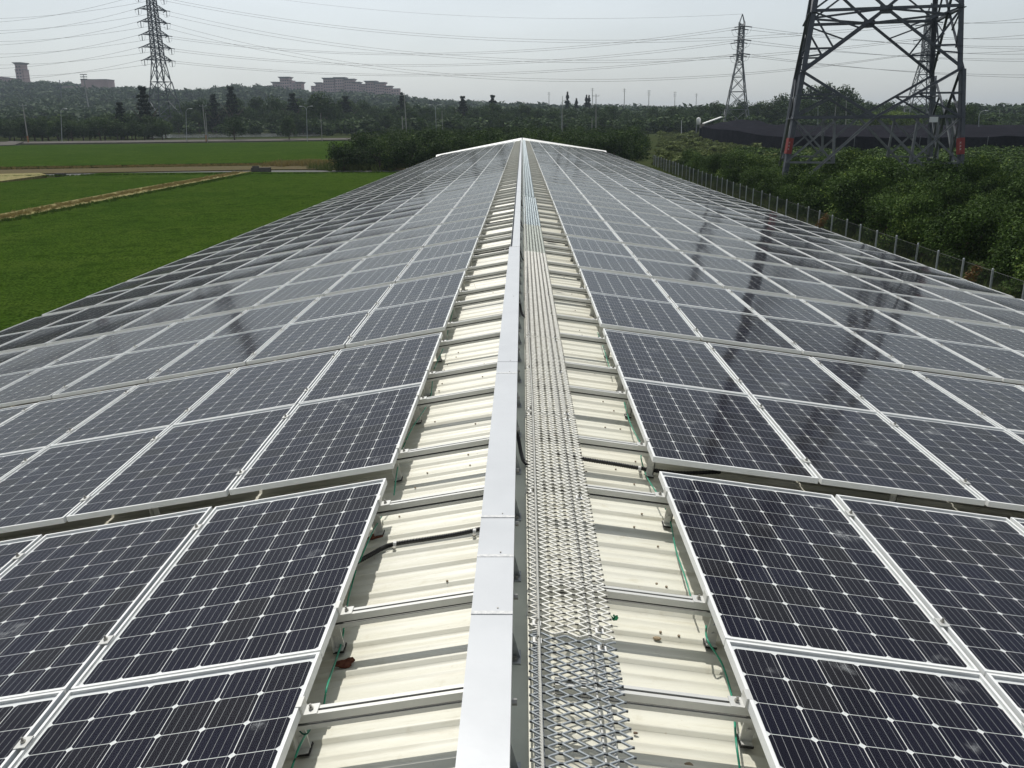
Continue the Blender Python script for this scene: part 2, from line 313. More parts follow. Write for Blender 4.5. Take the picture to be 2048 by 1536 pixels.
# earth bund between the fields, track, channel, far road
M_BUND = mat("dry straw coloured bund", (0.17, 0.145, 0.055), 0.95, 0, 0.1, [(0.5, (0.17, 0.17, 0.06), 0.4, 0.65), (4, (0.30, 0.25, 0.12), 0.45, 0.7)], (3, 0.7, 0.2))
M_TRK = mat("stony farm track", (0.10, 0.080, 0.048), 1, 0, 0.0, [(0.8, (0.09, 0.085, 0.04), 0.4, 0.65), (6, (0.14, 0.12, 0.085), 0.5, 0.7)], (4, 0.6, 0.1))
sheet("earth_bund", [(-300, 520), (0, 439), (250, 389), (470, 350), (500, 350), (250, 401), (0, 452), (-300, 545)], 0.37, M_BUND, 0.4)
sheet("earth_bund", [(-300, 385), (0, 371), (95, 357), (80, 353), (0, 355), (-300, 362)], 0.42, M_BUND, 0.4)
sheet("farm_track", [(-400, 352), (0, 341), (350, 335), (560, 332), (680, 329), (830, 329), (830, 340), (560, 340), (350, 343.5), (0, 350), (-400, 362)], 0.10, M_TRK, 0.2)
sheet("channel_bank", [(-400, 363), (0, 350.5), (350, 344), (560, 341), (830, 341), (830, 346.5), (560, 346.5), (350, 349), (0, 354), (-400, 366)], 0.02, M_DCONC, 0.1)
sheet("far_road", [(-400, 288), (60, 285), (500, 280), (840, 276), (840, 279), (500, 284), (60, 289), (-400, 293)], 0.25, M_CONC, 0.5)
sheet("fish_pond", [(300, 277), (640, 273), (640, 266), (300, 270)], 0.12, mat("muddy pond water", (0.12, 0.13, 0.12), 0.12, 0, 0.5), 0.05)
sheet("concrete_ramp", [(-40, 297), (30, 294), (48, 287), (20, 286)], 0.5, M_CONC, 0.6)

# ================================================================== THE SHED WITH ITS ROOF
TH = {-1: 0.1719, 1: 0.1425}; U0 = {-1: 0.7372, 1: 0.7520}
PL, PW, PG = 1.65, 1.012, 0.02
Y2N, TP = 4.772, 3.543
HR = -0.04; YEND = 103.0; YBEG = -6.0; UE = 9.55
def SP(s, u, h, y):
    """point of a roof slope: s side, u metres down the slope, h above the ridge plane, y along the ridge"""
    t = TH[s]; return np.array([s*(u*math.cos(t)+h*math.sin(t)), y, -u*math.sin(t)+h*math.cos(t)])
def SM(s, u, h, y):
    t = TH[s]; c, sn = math.cos(t), math.sin(t); p = SP(s, u, h, y)
    if s > 0: X = (c, 0, -sn)
    else: X = (c, 0, sn)
    Z = (s*sn, 0, c)
    return Matrix(((X[0], 0, Z[0], p[0]), (0, 1, 0, p[1]), (X[2], 0, Z[2], p[2]), (0, 0, 0, 1)))
shed = thing("farm_shed", "long low shed under a cream ribbed metal roof carrying the solar panels", "building", (0, 50, gz(0, 50)))
def world_child(o): o.parent = shed; o.matrix_parent_inverse = shed.matrix_world.inverted()
bpy.context.view_layer.update()
def roof_side(s):
    prof = []; y = YBEG; k = 0
    while y < YEND:
        y0 = y+0.0
        big = 0.014
        prof += [(y0, 0), (y0+0.007, big), (y0+0.032, big), (y0+0.039, 0), (y0+0.118, 0), (y0+0.124, 0.004), (y0+0.136, 0.004), (y0+0.142, 0)]
        y += 0.2
    us = [0.0, 0.6, 2.0, 4.0, 6.5, UE]; V = []
    for (yy, hh) in prof:
        for u in us: V.append(SP(s, u, HR+hh+0.0015*math.sin(yy*3.1+u*2.3)+(0.0022 if int((yy+0.11+50)/1.0) % 2 else 0), yy+0.007+0.0012*math.sin(yy*9+u*4)))
    n = len(us); Fq = []
    for j in range(len(prof)-1):
        for i in range(n-1):
            a = j*n+i; q = (a, a+1, a+n+1, a+n); Fq.append(q if s > 0 else q[::-1])
    o = link("roof_slope", rawmesh("roof_slope", V, Fq, M_ROOF)); world_child(o)
    # roof screws on the ribs
    mb = MB()
    for j in range(60):
        yy = YBEG+7.2+0.2*j+0.035
        for u in (0.36, 0.62, 0.66+0.03*(j % 3)):
            if rng.random() < 0.22:
                p = SP(s, u+rng.uniform(-.03, .03), HR+0.018, yy+rng.uniform(-.015, .015)); r = 0.006
                mb.tube([p, p+np.array([0, 0, 0.006])], r, 6)
    o = mb.obj("roof_screws", mat("rusty screw head", (0.22, 0.17, 0.11), 0.7)); world_child(o); o["kind"] = "stuff"
for s in (-1, 1): roof_side(s)
mb = MB()   # ridge cap: low folded flashing
for (a, b, za, zb) in ((-0.19, -0.10, -0.045, 0.0), (-0.10, 0.022, 0.0, 0.0)):
    mb.hexa([(a, YBEG, za-0.004), (b, YBEG, zb-0.004), (b, YEND, zb-0.004), (a, YEND, za-0.004), (a, YBEG, za), (b, YBEG, zb), (b, YEND, zb), (a, YEND, za)])
o = mb.obj("ridge_cap", M_CAP); world_child(o)
mb = MB(); mb.box(0.0225, 0.029, YBEG, YEND, -0.07, 0.012); o = mb.obj("ridge_cap_edge", M_ROOF); world_child(o)
# far gable flashing: a wide folded white capping, its rise invented to catch sun and look bright
mb = MB()
for s in (-1, 1):
    ue = 9.6 if s < 0 else 9.3
    a, b = SP(s, 0, -0.05, 97.6), SP(s, ue, -0.05, 97.6); c, d = SP(s, ue, 0.24, 99.0), SP(s, 0, 0.36, 99.1)
    e, f = SP(s, ue, 0.24, 99.7), SP(s, 0, 0.36, 99.7)
    P = [a, b, c, d, f, e] + [SP(s, 0, -0.2, 99.7), SP(s, ue, -0.2, 99.7)]
    mb.add(P, [(0, 1, 2, 3), (3, 2, 5, 4), (4, 5, 7, 6), (1, 7, 5, 2)])
o = mb.obj("gable_flashing", mat("white gable flashing", (0.80, 0.80, 0.76), 0.45)); world_child(o)
mb = MB()
M_WALL = mat("pale corrugated wall", (0.45, 0.45, 0.40), 0.7, 0, 0.3, (1, (0.38, 0.38, 0.34), 0.4, 0.7))
for s in (-1, 1):
    x = s*9.0; mb.box(min(x, x-s*0.12), max(x, x-s*0.12), YBEG+0.4, YEND-4, -5.6, -1.62)
mb.box(-8.9, 8.9, YEND-4.2, YEND-4.05, -5.6, -1.6); mb.box(-8.9, 8.9, YBEG+0.4, YBEG+0.52, -5.6, -1.6)
o = mb.obj("wall", M_WALL); world_child(o)

# ------------------------------------------------------------------ solar panels
FW = 0.0115
def frame_mesh():
    mb = MB(); a, b = PL/2, 0.992/2; t0, t1 = -0.035, 0.0
    mb.box(-b, -b+FW, -a, a, t0, t1); mb.box(b-FW, b, -a, a, t0, t1)
    mb.box(-b+FW, b-FW, -a, -a+FW, t0, t1-0.0003); mb.box(-b+FW, b-FW, a-FW, a, t0, t1-0.0003)
    # inner bottom flange
    mb.box(-b+FW, -b+0.03, -a+FW, a-FW, t0, t0+0.002); mb.box(b-0.03, b-FW, -a+FW, a-FW, t0, t0+0.002)
    return mb.mesh("frame", M_ALU)
def sag(x, y, d): return -d*(1-(2*x/0.97)**2)*(1-(2*y/1.628)**2)
def glass_mesh(d):
    n, m_ = 5, 9; V = []; b, a = 0.992/2-FW, PL/2-FW
    for j in range(m_):
        for i in range(n):
            x = -b+2*b*i/(n-1); y = -a+2*a*j/(m_-1); V.append((x, y, -0.002+sag(x, y, d)))
    Fq = [(j*n+i, j*n+i+1, (j+1)*n+i+1, (j+1)*n+i) for j in range(m_-1) for i in range(n-1)]
    return rawmesh("glass", V, Fq, M_GLASS, smooth=True)
ZC = -0.0125
def back_mesh():
    b, a = 0.992/2-FW, PL/2-FW
    return rawmesh("backsheet", [(-b, -a, ZC-0.0004), (b, -a, ZC-0.0004), (b, a, ZC-0.0004), (-b, a, ZC-0.0004)], [(0, 1, 2, 3)], M_BACK)
CP, CS, CC = 0.1585, 0.0776, 0.0115
def cell_poly(): return [(-CS+CC, -CS), (CS-CC, -CS), (CS, -CS+CC), (CS, CS-CC), (CS-CC, CS), (-CS+CC, CS), (-CS, CS-CC), (-CS, -CS+CC)]
def cell_grid(cells, name):
    V = []; Fo = []; UV = []
    for (i, j) in cells:
        cx, cy = (i-2.5)*CP if len(cells) > 1 else 0, (j-4.5)*CP if len(cells) > 1 else 0
        b = len(V)
        for (x, y) in cell_poly():
            V.append((cx+x, cy+y, ZC if len(cells) > 1 else 0)); UV.append((i+0.5+x/(2*CS), j+0.5+y/(2*CS)))
        Fo.append(tuple(range(b, b+8)))
    return rawmesh(name, V, Fo, M_CELL, uv=UV)
ALLC = [(i, j) for j in range(10) for i in range(6)]
ME_FRAME, ME_BACK, ME_GRID, ME_CELL = frame_mesh(), back_mesh(), cell_grid(ALLC, "cells"), cell_grid([(0, 0)], "solar_cell")
ME_GLASS = [glass_mesh(0.005), glass_mesh(0.008), glass_mesh(0.003)]
def project(P):
    d = np.asarray(P)-CAM; z = d@AF
    if z < 0.05: return None
    return 1024+F_PX*(d@AR)/z, 768-F_PX*(d@AU)/z
panels = []
for s in (-1, 1):
    for t in range(0, 28):
        r2 = random.Random(t*7+s)
        tx, ty = r2.gauss(0, 0.0022), r2.gauss(0, 0.0018)
        for q in (0, 1):
            for c in range(8):
                y = Y2N+(t-2)*TP+(0 if s > 0 else -0.048)+PL/2+q*(PL+0.01); u = U0[s]+c*PW+0.496
                if y+PL/2 > 97.3: continue
                mtx = SM(s, u, 0.1985 + (0.0 if q else -0.002), y) @ Matrix.Rotation(tx+r2.gauss(0, 0.0012), 4, 'X') @ Matrix.Rotation(ty+r2.gauss(0, 0.0012), 4, 'Y')
                pts = [project(mtx @ Vector((a*0.49, b*0.82, 0))) for a, b in ((-1, -1), (1, -1), (1, 1), (-1, 1))]
                area = 0
                if all(pts):
                    A = 0
                    for i in range(4):
                        x0, y0 = pts[i]; x1, y1 = pts[(i+1) % 4]; A += x0*y1-x1*y0
                    A = abs(A)/2
                    ins = 0
                    for a in (-.9, -.45, 0, .45, .9):
                        for b in (-.9, -.45, 0, .45, .9):
                            w = project(mtx @ Vector((a*0.49, b*0.82, 0)))
                            if w and 0 < w[0] < 2048 and 0 < w[1] < 1536: ins += 1
                    area = A*ins/25
                panels.append([area, s, t, q, c, mtx])
order = sorted(range(len(panels)), key=lambda i: -panels[i][0])
chosen = set(order[:300])
Wd = {-1: "left", 1: "right"}
rest = []
for i, (area, s, t, q, c, mtx) in enumerate(panels):
    if i not in chosen: rest.append((mtx, i)); continue
    row = 2*(t-1)+q+1
    colw = ["next to the ridge gap", "second column out", "third column out", "fourth column out", "fifth column out", "sixth column out", "seventh column out", "outermost eighth column"][c]
    root = link("solar_panel", None, None, mtx); root.empty_display_size = 0.3
    tag(root, "solar panel %s of the ridge, %s, %s row from the camera" % (Wd[s], colw, ntoks(row)), "solar panel", "solar panels in tilted pairs on the shed roof")
    link("frame", ME_FRAME, root); link("backsheet", ME_BACK, root)
    link("glass", ME_GLASS[(t+c+q) % 3], root)
    if t <= 2 and area > 9000:
        for (a, b) in ALLC:
            link("solar_cell", ME_CELL, root, Matrix.Translation(((a-2.5)*CP, (b-4.5)*CP, ZC)))
    else:
        g = link("cells", ME_GRID, root); g["kind"] = "stuff"
# the remaining panels, too many to single out, as one object
def merge_rest():
    parts = []
    fr = np.array([v.co[:] for v in ME_FRAME.vertices]); ff = [tuple(p.vertices) for p in ME_FRAME.polygons]
    bk = np.array([v.co[:] for v in ME_BACK.vertices]); gr = np.array([v.co[:] for v in ME_GRID.vertices]); gf = [tuple(p.vertices) for p in ME_GRID.polygons]
    guv = np.zeros(len(gr)*2, np.float32); ME_GRID.uv_layers[0].data.foreach_get("uv", guv); guv = guv.reshape(-1, 2)
    V = []; LI = []; LT = []; MI = []; UV = []; n = 0
    for mtx, i in rest:
        Mx = np.array(mtx); T = lambda A: A@Mx[:3, :3].T+Mx[:3, 3]
        gl = ME_GLASS[i % 3]; gv = np.array([v.co[:] for v in gl.vertices]); gff = [tuple(p.vertices) for p in gl.polygons]
        for arr, faces, mi_, uvs in ((fr, ff, 0, None), (bk, [(0, 1, 2, 3)], 1, None), (gr, gf, 2, guv), (gv, gff, 3, None)):
            V.append(T(arr))
            fa = np.array([x for f in faces for x in f], np.int32)+n; LI.append(fa); LT += [len(f) for f in faces]; MI += [mi_]*len(faces)
            UV.append(guv+np.array([6*(i % 40), 10*(i//40)]) if uvs is not None else np.zeros((len(fa), 2)))
            n += len(arr)
    me = bpy.data.meshes.new("solar_panels"); V = np.concatenate(V).astype(np.float32); LI = np.concatenate(LI); LT = np.array(LT, np.int32)
    me.vertices.add(len(V)); me.vertices.foreach_set("co", V.ravel()); me.loops.add(len(LI)); me.loops.foreach_set("vertex_index", LI)
    me.polygons.add(len(LT)); me.polygons.foreach_set("loop_start", np.concatenate([[0], np.cumsum(LT)[:-1]]).astype(np.int32)); me.polygons.foreach_set("loop_total", LT)
    for q in (M_ALU, M_BACK, M_CELL, M_GLASS): me.materials.append(q)
    me.polygons.foreach_set("material_index", np.array(MI, np.int32)); me.polygons.foreach_set("use_smooth", np.array(MI) == 3)
    l = me.uv_layers.new(name="UVMap"); l.data.foreach_set("uv", np.concatenate(UV).astype(np.float32).ravel()); me.update(calc_edges=True)
    tag(link("solar_panels", me), "distant and outlying solar panels covering the rest of the shed roof", "solar panels", kind='stuff')
merge_rest()

# ------------------------------------------------------------------ mounting rails with their clamps and feet
def rail_mesh():
    L0, L1 = -0.66, 8.25   # along x of the slope from the inner panel edge
    mb = MB(); w, h = 0.046, 0.058
    for (a, b) in ((-w/2, -0.006), (0.006, w/2)): mb.box(L0, L1, a, b, -0.004, 0, 0)
    mb.box(L0, L1, -0.006, 0.006, -0.012, -0.010, 1)
    for sgn in (-1, 1):
        y0, y1 = sorted((sgn*w/2, sgn*(w/2-0.004)))
        mb.box(L0, L1, y0, y1, -0.030, -0.004, 0); mb.box(L0, L1, min(sgn*0.010, sgn*0.012), max(sgn*0.010, sgn*0.012), -0.040, -0.030, 1); mb.box(L0, L1, y0, y1, -h, -0.040, 0)
    mb.box(L0, L1, -w/2+0.004, w/2-0.004, -h, -h+0.003, 0)
    return mb.mesh("rail_bar", [M_ALU2, M_DARK])
ME_RAIL = rail_mesh()
def clampm(end):
    mb = MB()
    if end: mb.box(-0.055, 0.0, -0.028, 0.028, 0.0005, 0.006); mb.box(-0.008, -0.001, -0.028, 0.028, 0.006, 0.041); mb.box(-0.001, 0.012, -0.028, 0.028, 0.0375, 0.041)
    else: mb.box(-0.022, 0.022, -0.030, 0.030, 0.0385, 0.0430)
    return mb.mesh("panel_clamp", M_ALU2)
def boltm(z):
    mb = MB(); mb.tube([(0, 0, z), (0, 0, z+0.008)], 0.009, 6); mb.tube([(0, 0, z+0.008), (0, 0, z+0.02)], 0.0045, 6); return mb.mesh("bolt", M_BOLT)
ME_ECL, ME_MCL, ME_BE, ME_BM = clampm(True), clampm(False), boltm(0.006), boltm(0.043)
mb = MB(); mb.box(-0.022, 0.022, -0.003, 0.003, HR-0.16+0.02, -0.058); mb.box(0.016, 0.022, -0.003, 0.035, HR-0.16+0.02, -0.058); mb.box(-0.020, 0.022, -0.026, 0.032, HR-0.16+0.022, HR-0.16+0.026)
mb.tube([(0.0, -0.012, -0.09), (0, 0.008, -0.09)], 0.009, 6); mb.tube([(0.0, -0.012, -0.13), (0, 0.008, -0.13)], 0.009, 6)
ME_FOOT = mb.mesh("foot", M_ALU2)
mb = MB(); mb.box(-0.024, 0.024, -0.030, 0.034, HR-0.16+0.014, HR-0.16+0.022); ME_PAD = mb.mesh("rubber_pad", M_RUB)
RY = [0.28, 1.34, 2.0, 3.05]
cnt = {-1: 0, 1: 0}
for s in (-1, 1):
    flip = Matrix.Identity(4) if s > 0 else Matrix.Scale(-1, 4, (1, 0, 0))
    for t in range(0, 28):
        for k in range(4):
            y = Y2N+(t-2)*TP+RY[k]+(0 if s > 0 else -0.048)+((k*37+t*11+s) % 7-3)*0.006
            if y > 97: continue
            if t == 0 and k < 3: continue
            cnt[s] += 1; n = cnt[s]
            root = link("mounting_rail", None, None, SM(s, U0[s], 0.160, y) @ (Matrix.Identity(4) if s > 0 else Matrix.Rotation(math.pi, 4, 'Z')))
            if n <= 22: tag(root, "grooved aluminium rail crossing the %s roof gap, %s from the camera" % (Wd[s], ntoks(n)), "rail", "aluminium rails carrying the panels")
            else: tag(root, "small distant aluminium rail crossing the %s roof gap" % Wd[s], "rail", "distant rails on the %s slope" % Wd[s])
            link("rail_bar", ME_RAIL, root)
            if t <= 7:
                c_ = link("end_clamp", ME_ECL, root); link("bolt", ME_BE, c_, Matrix.Translation((-0.030, 0, 0)))
                if t <= 4:
                    for j in range(1, 8):
                        c_ = link("panel_clamp", ME_MCL, root, Matrix.Translation((j*PW-0.010, 0, 0))); link("bolt", ME_BM, c_)
            if t <= 9:
                f_ = link("foot", ME_FOOT, root, Matrix.Translation((0.05, -s*(-0.04) if k % 2 else -0.03, 0))); link("rubber_pad", ME_PAD, f_)
                if t <= 3:
                    for j in (1, 2, 3, 4): 
                        f_ = link("foot", ME_FOOT, root, Matrix.Translation((0.05+j*1.55, 0.0, 0))); link("rubber_pad", ME_PAD, f_)
# rust blooms beside two feet on the left slope
for (px, py, lab) in ((750, 1072, "red brown rust bloom at the foot near the left black conduit"), (690, 1325, "red brown rust bloom at the bracket foot nearest the camera")):
    d = ray(px, py); n_ = np.array([-math.sin(TH[-1]), 0, math.cos(TH[-1])]); P = CAM+d*((HR+0.021-CAM@n_)/(d@n_))
    mb = MB(); ang = [2*math.pi*i/18 for i in range(18)]
    ring = []
    for a in ang:
        r = 0.034*(1+0.22*math.sin(a*3+px)+0.10*rng.uniform(-1, 1)); x = r*1.2*math.cos(a); ring.append((P[0]+x, P[1]+0.9*r*math.sin(a), P[2]+x*math.tan(TH[-1])))
    mb.add(ring+[(q[0], q[1], q[2]-0.006) for q in ring], [tuple(range(18))]+[(i, i+18, (i+1) % 18+18, (i+1) % 18) for i in range(18)])
    tag(mb.obj("rust_patch", M_RUST), lab, "rust")

# ------------------------------------------------------------------ ridge cable tray
tray = thing("cable_tray", "raised white metal cable tray running along the ridge", "cable tray", (0, 0, 0.03))
def wc(o, root): o.parent = root; o.matrix_parent_inverse = Matrix.Translation(-Vector(root.location)); return o
joints = [0.25, 2.70, 3.12, 3.48, 5.76, 6.06, 8.5, 12.13, 14.6, 17.1, 19.7, 22.2, 24.7, 27.2, 29.7, 32.2, 37.2, 42.2, 47.2, 51.8, 57, 62, 67, 72, 77, 82, 87, 92, 96.5]
for i in range(len(joints)-1):
    y0, y1 = joints[i]+0.0015, joints[i+1]-0.0015
    xl = -0.178 if y1 <= 12.2 else (-0.137 if y1 < 52 else -0.10); dz = 0.0015*(i % 2)
    mb = MB(); x0, x1, z1 = xl, -0.032, 0.315+dz
    mb.box(x0, x1, y0, y1, z1-0.003, z1)
    mb.box(x0, x0+0.003, y0, y1, z1-0.10, z1-0.003); mb.box(x1-0.003, x1, y0, y1, z1-0.085, z1-0.003)
    wc(mb.obj("cover", M_TRAY), tray)
mb = MB()
for i, y0 in enumerate(joints[1:-1]):
    if y0 < 15 and y0 in (3.12, 5.76, 12.13, 2.70, 3.48): 
        xl = -0.1785; mb.box(xl, -0.0315, y0-0.010, y0+0.010, 0.3155, 0.3182)
wc(mb.obj("sealant_joint", mat("grey sealant", (0.52, 0.53, 0.53), 0.7, 0, 0.3, (60, (0.68, 0.68, 0.67), 0.4, 0.6))), tray)
mb = MB(); mb.box(-0.165, -0.045, 0.25, 96.5, 0.19, 0.193); mb.box(-0.165, -0.162, 0.25, 96.5, 0.193, 0.30); mb.box(-0.048, -0.045, 0.25, 96.5, 0.193, 0.30)
wc(mb.obj("tray_base", M_GALV), tray)
ME_GUS = None
rv = MB()
for y0 in joints[1:9]:
    for xx in (-0.085,): rv.tube([(xx, y0+0.03, 0.3165), (xx, y0+0.03, 0.3190)], 0.0035, 6)
o = wc(rv.obj("rivets", M_BOLT), tray); o["kind"] = "stuff"
y = 1.65; k = 0
while y < 60:
    mb = MB()   # triangular gusset standing on the ridge flashing
    for (xa, xb) in ((-0.052, -0.006),):
        mb.add([(xa, y, 0.19), (xa, y, 0.002), (xb, y, 0.002), (xa, y+0.004, 0.19), (xa, y+0.004, 0.002), (xb, y+0.004, 0.002)], [(0, 1, 2), (5, 4, 3), (0, 3, 4, 1), (1, 4, 5, 2), (2, 5, 3, 0)])
    mb.box(-0.058, -0.052, y-0.05, y+0.05, 0.0, 0.23); mb.box(-0.052, -0.004, y-0.04, y+0.05, 0.002, 0.006)
    mb.box(-0.150, -0.144, y-0.03, y+0.03, -0.03, 0.23)
    b_ = wc(mb.obj("bracket", M_GALV), tray)
    mb = MB(); mb.tube([(-0.030, y+0.01, 0.262), (-0.014, y+0.01, 0.262)], 0.011, 6); mb.tube([(-0.026, y-0.02, 0.006), (-0.026, y-0.02, 0.02)], 0.009, 6)
    bo = mb.obj("bolt", M_BOLT, b_)
    y += 0.62 if y < 14 else 1.3
# ------------------------------------------------------------------ expanded metal walkway
def strand_mesh(y0, y1, m_, lwd=0.100, swd=0.050):
    """expanded metal: rows of strands joined at knuckles, laid in the right slope plane"""
    V = []; Fq = []
    n = int(round((y1-y0)/(swd/2))); xs0, xs1 = -0.002, 0.298
    nd = int(round((xs1-xs0)/(lwd/2)))
    w, hgt = 0.0032, 0.0055
    def P(u, y, h): return SP(1, u, h, y)
    H0 = 0.190
    for r in range(n):
        yc = y0+swd/4+r*swd/2
        # strand r zigzags between row lines r-1/2 and r+1/2
        for k in range(nd):
            ua, ub = xs0+k*lwd/2, xs0+(k+1)*lwd/2
            up = (k+r) % 2 == 0
            ya, yb = (yc-swd/4, yc+swd/4) if up else (yc+swd/4, yc-swd/4)
            du = 0.0065
            for (q0, q1, e0, e1, dh0, dh1) in ((ua-0.001, ua+du, ya, ya, 0, 0), (ua+du, ub-du, ya, yb, 0.0, 0.0), (ub-du, ub+0.001, yb, yb, 0, 0)):
                b = len(V)
                tl = 0.004 if True else 0
                for (uu, yy) in ((q0, e0), (q1, e1)):
                    for (dy, dh) in ((-w, -hgt/2), (w, -hgt/2+tl*0.3), (w, hgt/2+tl*0.3), (-w, hgt/2)):
                        V.append(P(uu, yy+dy, H0+dh))
                Fq += [(b, b+4, b+5, b+1), (b+1, b+5, b+6, b+2), (b+2, b+6, b+7, b+3), (b+3, b+7, b+4, b)]
    return rawmesh("expanded_metal", V, Fq, m_)
wj = [0.3, 2.78, 5.3, 7.4, 9.45, 12.66, 16.1, 19.2, 22.3, 25.4, 28.5, 31.6, 34.7, 37.8, 40.9, 44, 47.1, 50.2, 56.4, 62.6, 68.8, 75, 81.2, 87.4, 93.6, 97]
mb = MB(); mb.box(-0.016, 0.016, -0.016, 0.016, 0.0, 0.0022); ME_PL = mb.mesh("clip_plate", M_WHITE)
for i in range(len(wj)-1):
    y0, y1 = wj[i]+0.006, wj[i+1]-0.006; mid = (y0+y1)/2
    root = thing("walkway_grating", "", "walkway grating", tuple(SP(1, 0.18, 0.10, mid)), 0, "expanded metal sheets of the ridge walkway")
    look = "plain grey" if i == 0 else ("pale weathered" if i < 5 else ("grey green" if i == 5 else "blue grey"))
    root["label"] = "%s expanded metal walkway sheet, %s along the ridge from the camera" % (look, ntoks(i+1))
    m_ = M_MESH_G if i == 0 else (M_MESH_W if i < 5 else (mat("grey green expanded metal", (0.44, 0.47, 0.42), 0.5, 0.3) if i == 5 else M_MESH_B))
    me = strand_mesh(y0, y1, m_, *( (0.092, 0.043) if i < 8 else (0.15, 0.08)))
    o = link("expanded_metal", me, None); wc(o, root); o["kind"] = "stuff"
    for (ua, ub) in ((0.014, 0.044), (0.224, 0.230), (0.256, 0.266)):
        mb = MB(); P = [SP(1, ua, 0.168, y0), SP(1, ub, 0.168, y0), SP(1, ub, 0.168, y1), SP(1, ua, 0.168, y1)]
        Q = [SP(1, ua, 0.183, y0), SP(1, ub, 0.183, y0), SP(1, ub, 0.183, y1), SP(1, ua, 0.183, y1)]; mb.hexa(P+Q)
        wc(mb.obj("support_bar", M_GALV if ua < 0.1 else M_ALU2), root)
    if i < 8:
        for yy in (y0+0.05, mid, y1-0.05):
            for u in (0.028, 0.264):
                c_ = link("clip_plate", ME_PL, None, None); c_.parent = root
                c_.matrix_parent_inverse = Matrix.Identity(4); c_.matrix_local = Matrix.Translation(-Vector(root.location)) @ SM(1, u, 0.1945, yy)
                b_ = link("bolt", ME_BE, c_, Matrix.Translation((0, 0, -0.004)))
    for yy in np.arange(y0+0.4, y1, 1.24):
        for u in (0.03, 0.258): mb = MB(); mb.beam(SP(1, u, HR+0.01, yy), SP(1, u, 0.168, yy), 0.025, 0.025); wc(mb.obj("leg", M_ALU2), root)
# wire rope lifeline: three twisted strands
mb = MB()
def ropepath(y): return SP(1, 0.036-0.008*min(1, max(0, (y-4)/4))-0.006*math.sin(y*0.9), 0.208+0.004*math.sin(y*1.3), y)
for a in range(3):
    pts = []
    for i in range(0, 700):
        y = 1.2+i*0.0125; c = ropepath(y); ph = 2*math.pi*(a/3+y/0.042); pts.append(c+np.array([math.cos(ph), 0, math.sin(ph)])*0.0036)
    mb.tube(pts, 0.0038, 5)
pts = [ropepath(9.93+i*0.3) for i in range(280)]; mb.tube(pts, 0.007, 6)
tag(mb.obj("lifeline_rope", M_ROPE, smooth=True), "grey twisted wire rope lifeline stretched along the left side of the walkway", "rope")

# ------------------------------------------------------------------ cables, conduits, earth wires, litter
def roofpt(px, py, s, h):
    n_ = np.array([s*math.sin(TH[s]), 0, math.cos(TH[s])]); d = ray(px, py); return CAM+d*((h-CAM@n_)/(d@n_))
def smooth(P, n=10):
    P = [np.array(q, float) for q in P]; P = [2*P[0]-P[1]]+P+[2*P[-1]-P[-2]]; out = []
    for i in range(1, len(P)-2):
        for k in range(n):
            t = k/n; a, b, c, d = P[i-1:i+3]; out.append(0.5*((2*b)+(-a+c)*t+(2*a-5*b+4*c-d)*t*t+(-a+3*b-3*c+d)*t**3))
    out.append(P[-2]); return out
def conduit(pix, s, h, lab, r=0.0125, clips=()):
    root = thing("cable_conduit", lab, "conduit", tuple(roofpt(*pix[0], s, h)), 0, "black cable conduits crossing the roof gap")
    P = smooth([roofpt(x, y, s, h) for x, y in pix], 26); rr = [r*(1.0 if i % 2 else 0.86) for i in range(len(P))]
    mb = MB(); mb.tube(P, rr, 8); wc(mb.obj("conduit_pipe", M_BLACK), root)
    for (x, y) in clips:
        p = roofpt(x, y, s, h); mb = MB(); mb.tube([p+np.array([-0.008, 0, 0]), p+np.array([0.008, 0, 0])], r*1.18, 10); mb.box(p[0]-0.008, p[0]+0.008, p[1]-0.045, p[1]-0.012, p[2]-0.014, p[2]-0.010)
        cl = wc(mb.obj("pipe_clip", M_WHITE), root); mb = MB(); mb.tube([p+np.array([0, -0.033, -0.010]), p+np.array([0, -0.033, 0.0])], 0.010, 8); mb.obj("screw", M_BOLT, cl).matrix_parent_inverse = (Matrix.Translation(-Vector(root.location))) if False else Matrix.Identity(4)
conduit([(640, 1160), (718, 1122), (762, 1098), (790, 1088), (860, 1077), (920, 1067), (985, 1052)], -1, -0.005, "black corrugated conduit nearest the camera on the left slope", 0.013, ((790, 1088), (949, 1063)))
conduit([(1105, 905), (1168, 918), (1230, 928), (1290, 938), (1360, 946), (1440, 944)], 1, 0.0, "black conduit leaving the walkway nearest the camera on the right slope", 0.014, ((1279, 937),))
conduit([(935, 512), (960, 507), (990, 502), (1030, 495)], -1, 0.0, "second black conduit up the left slope", 0.016, ((963, 506), (1010, 499)))
conduit([(1090, 572), (1105, 576), (1130, 581), (1158, 585), (1180, 590)], 1, 0.0, "second black conduit up the right slope, beside a rail", 0.016, ((1157, 585),))
conduit([(1080, 478), (1100, 483), (1120, 485), (1140, 488)], 1, 0.0, "third black conduit up the right slope", 0.016, ((1130, 486),))
conduit([(948, 454), (985, 446), (1020, 440), (1030, 438)], -1, 0.0, "third black conduit up the left slope", 0.016, ((990, 445),))
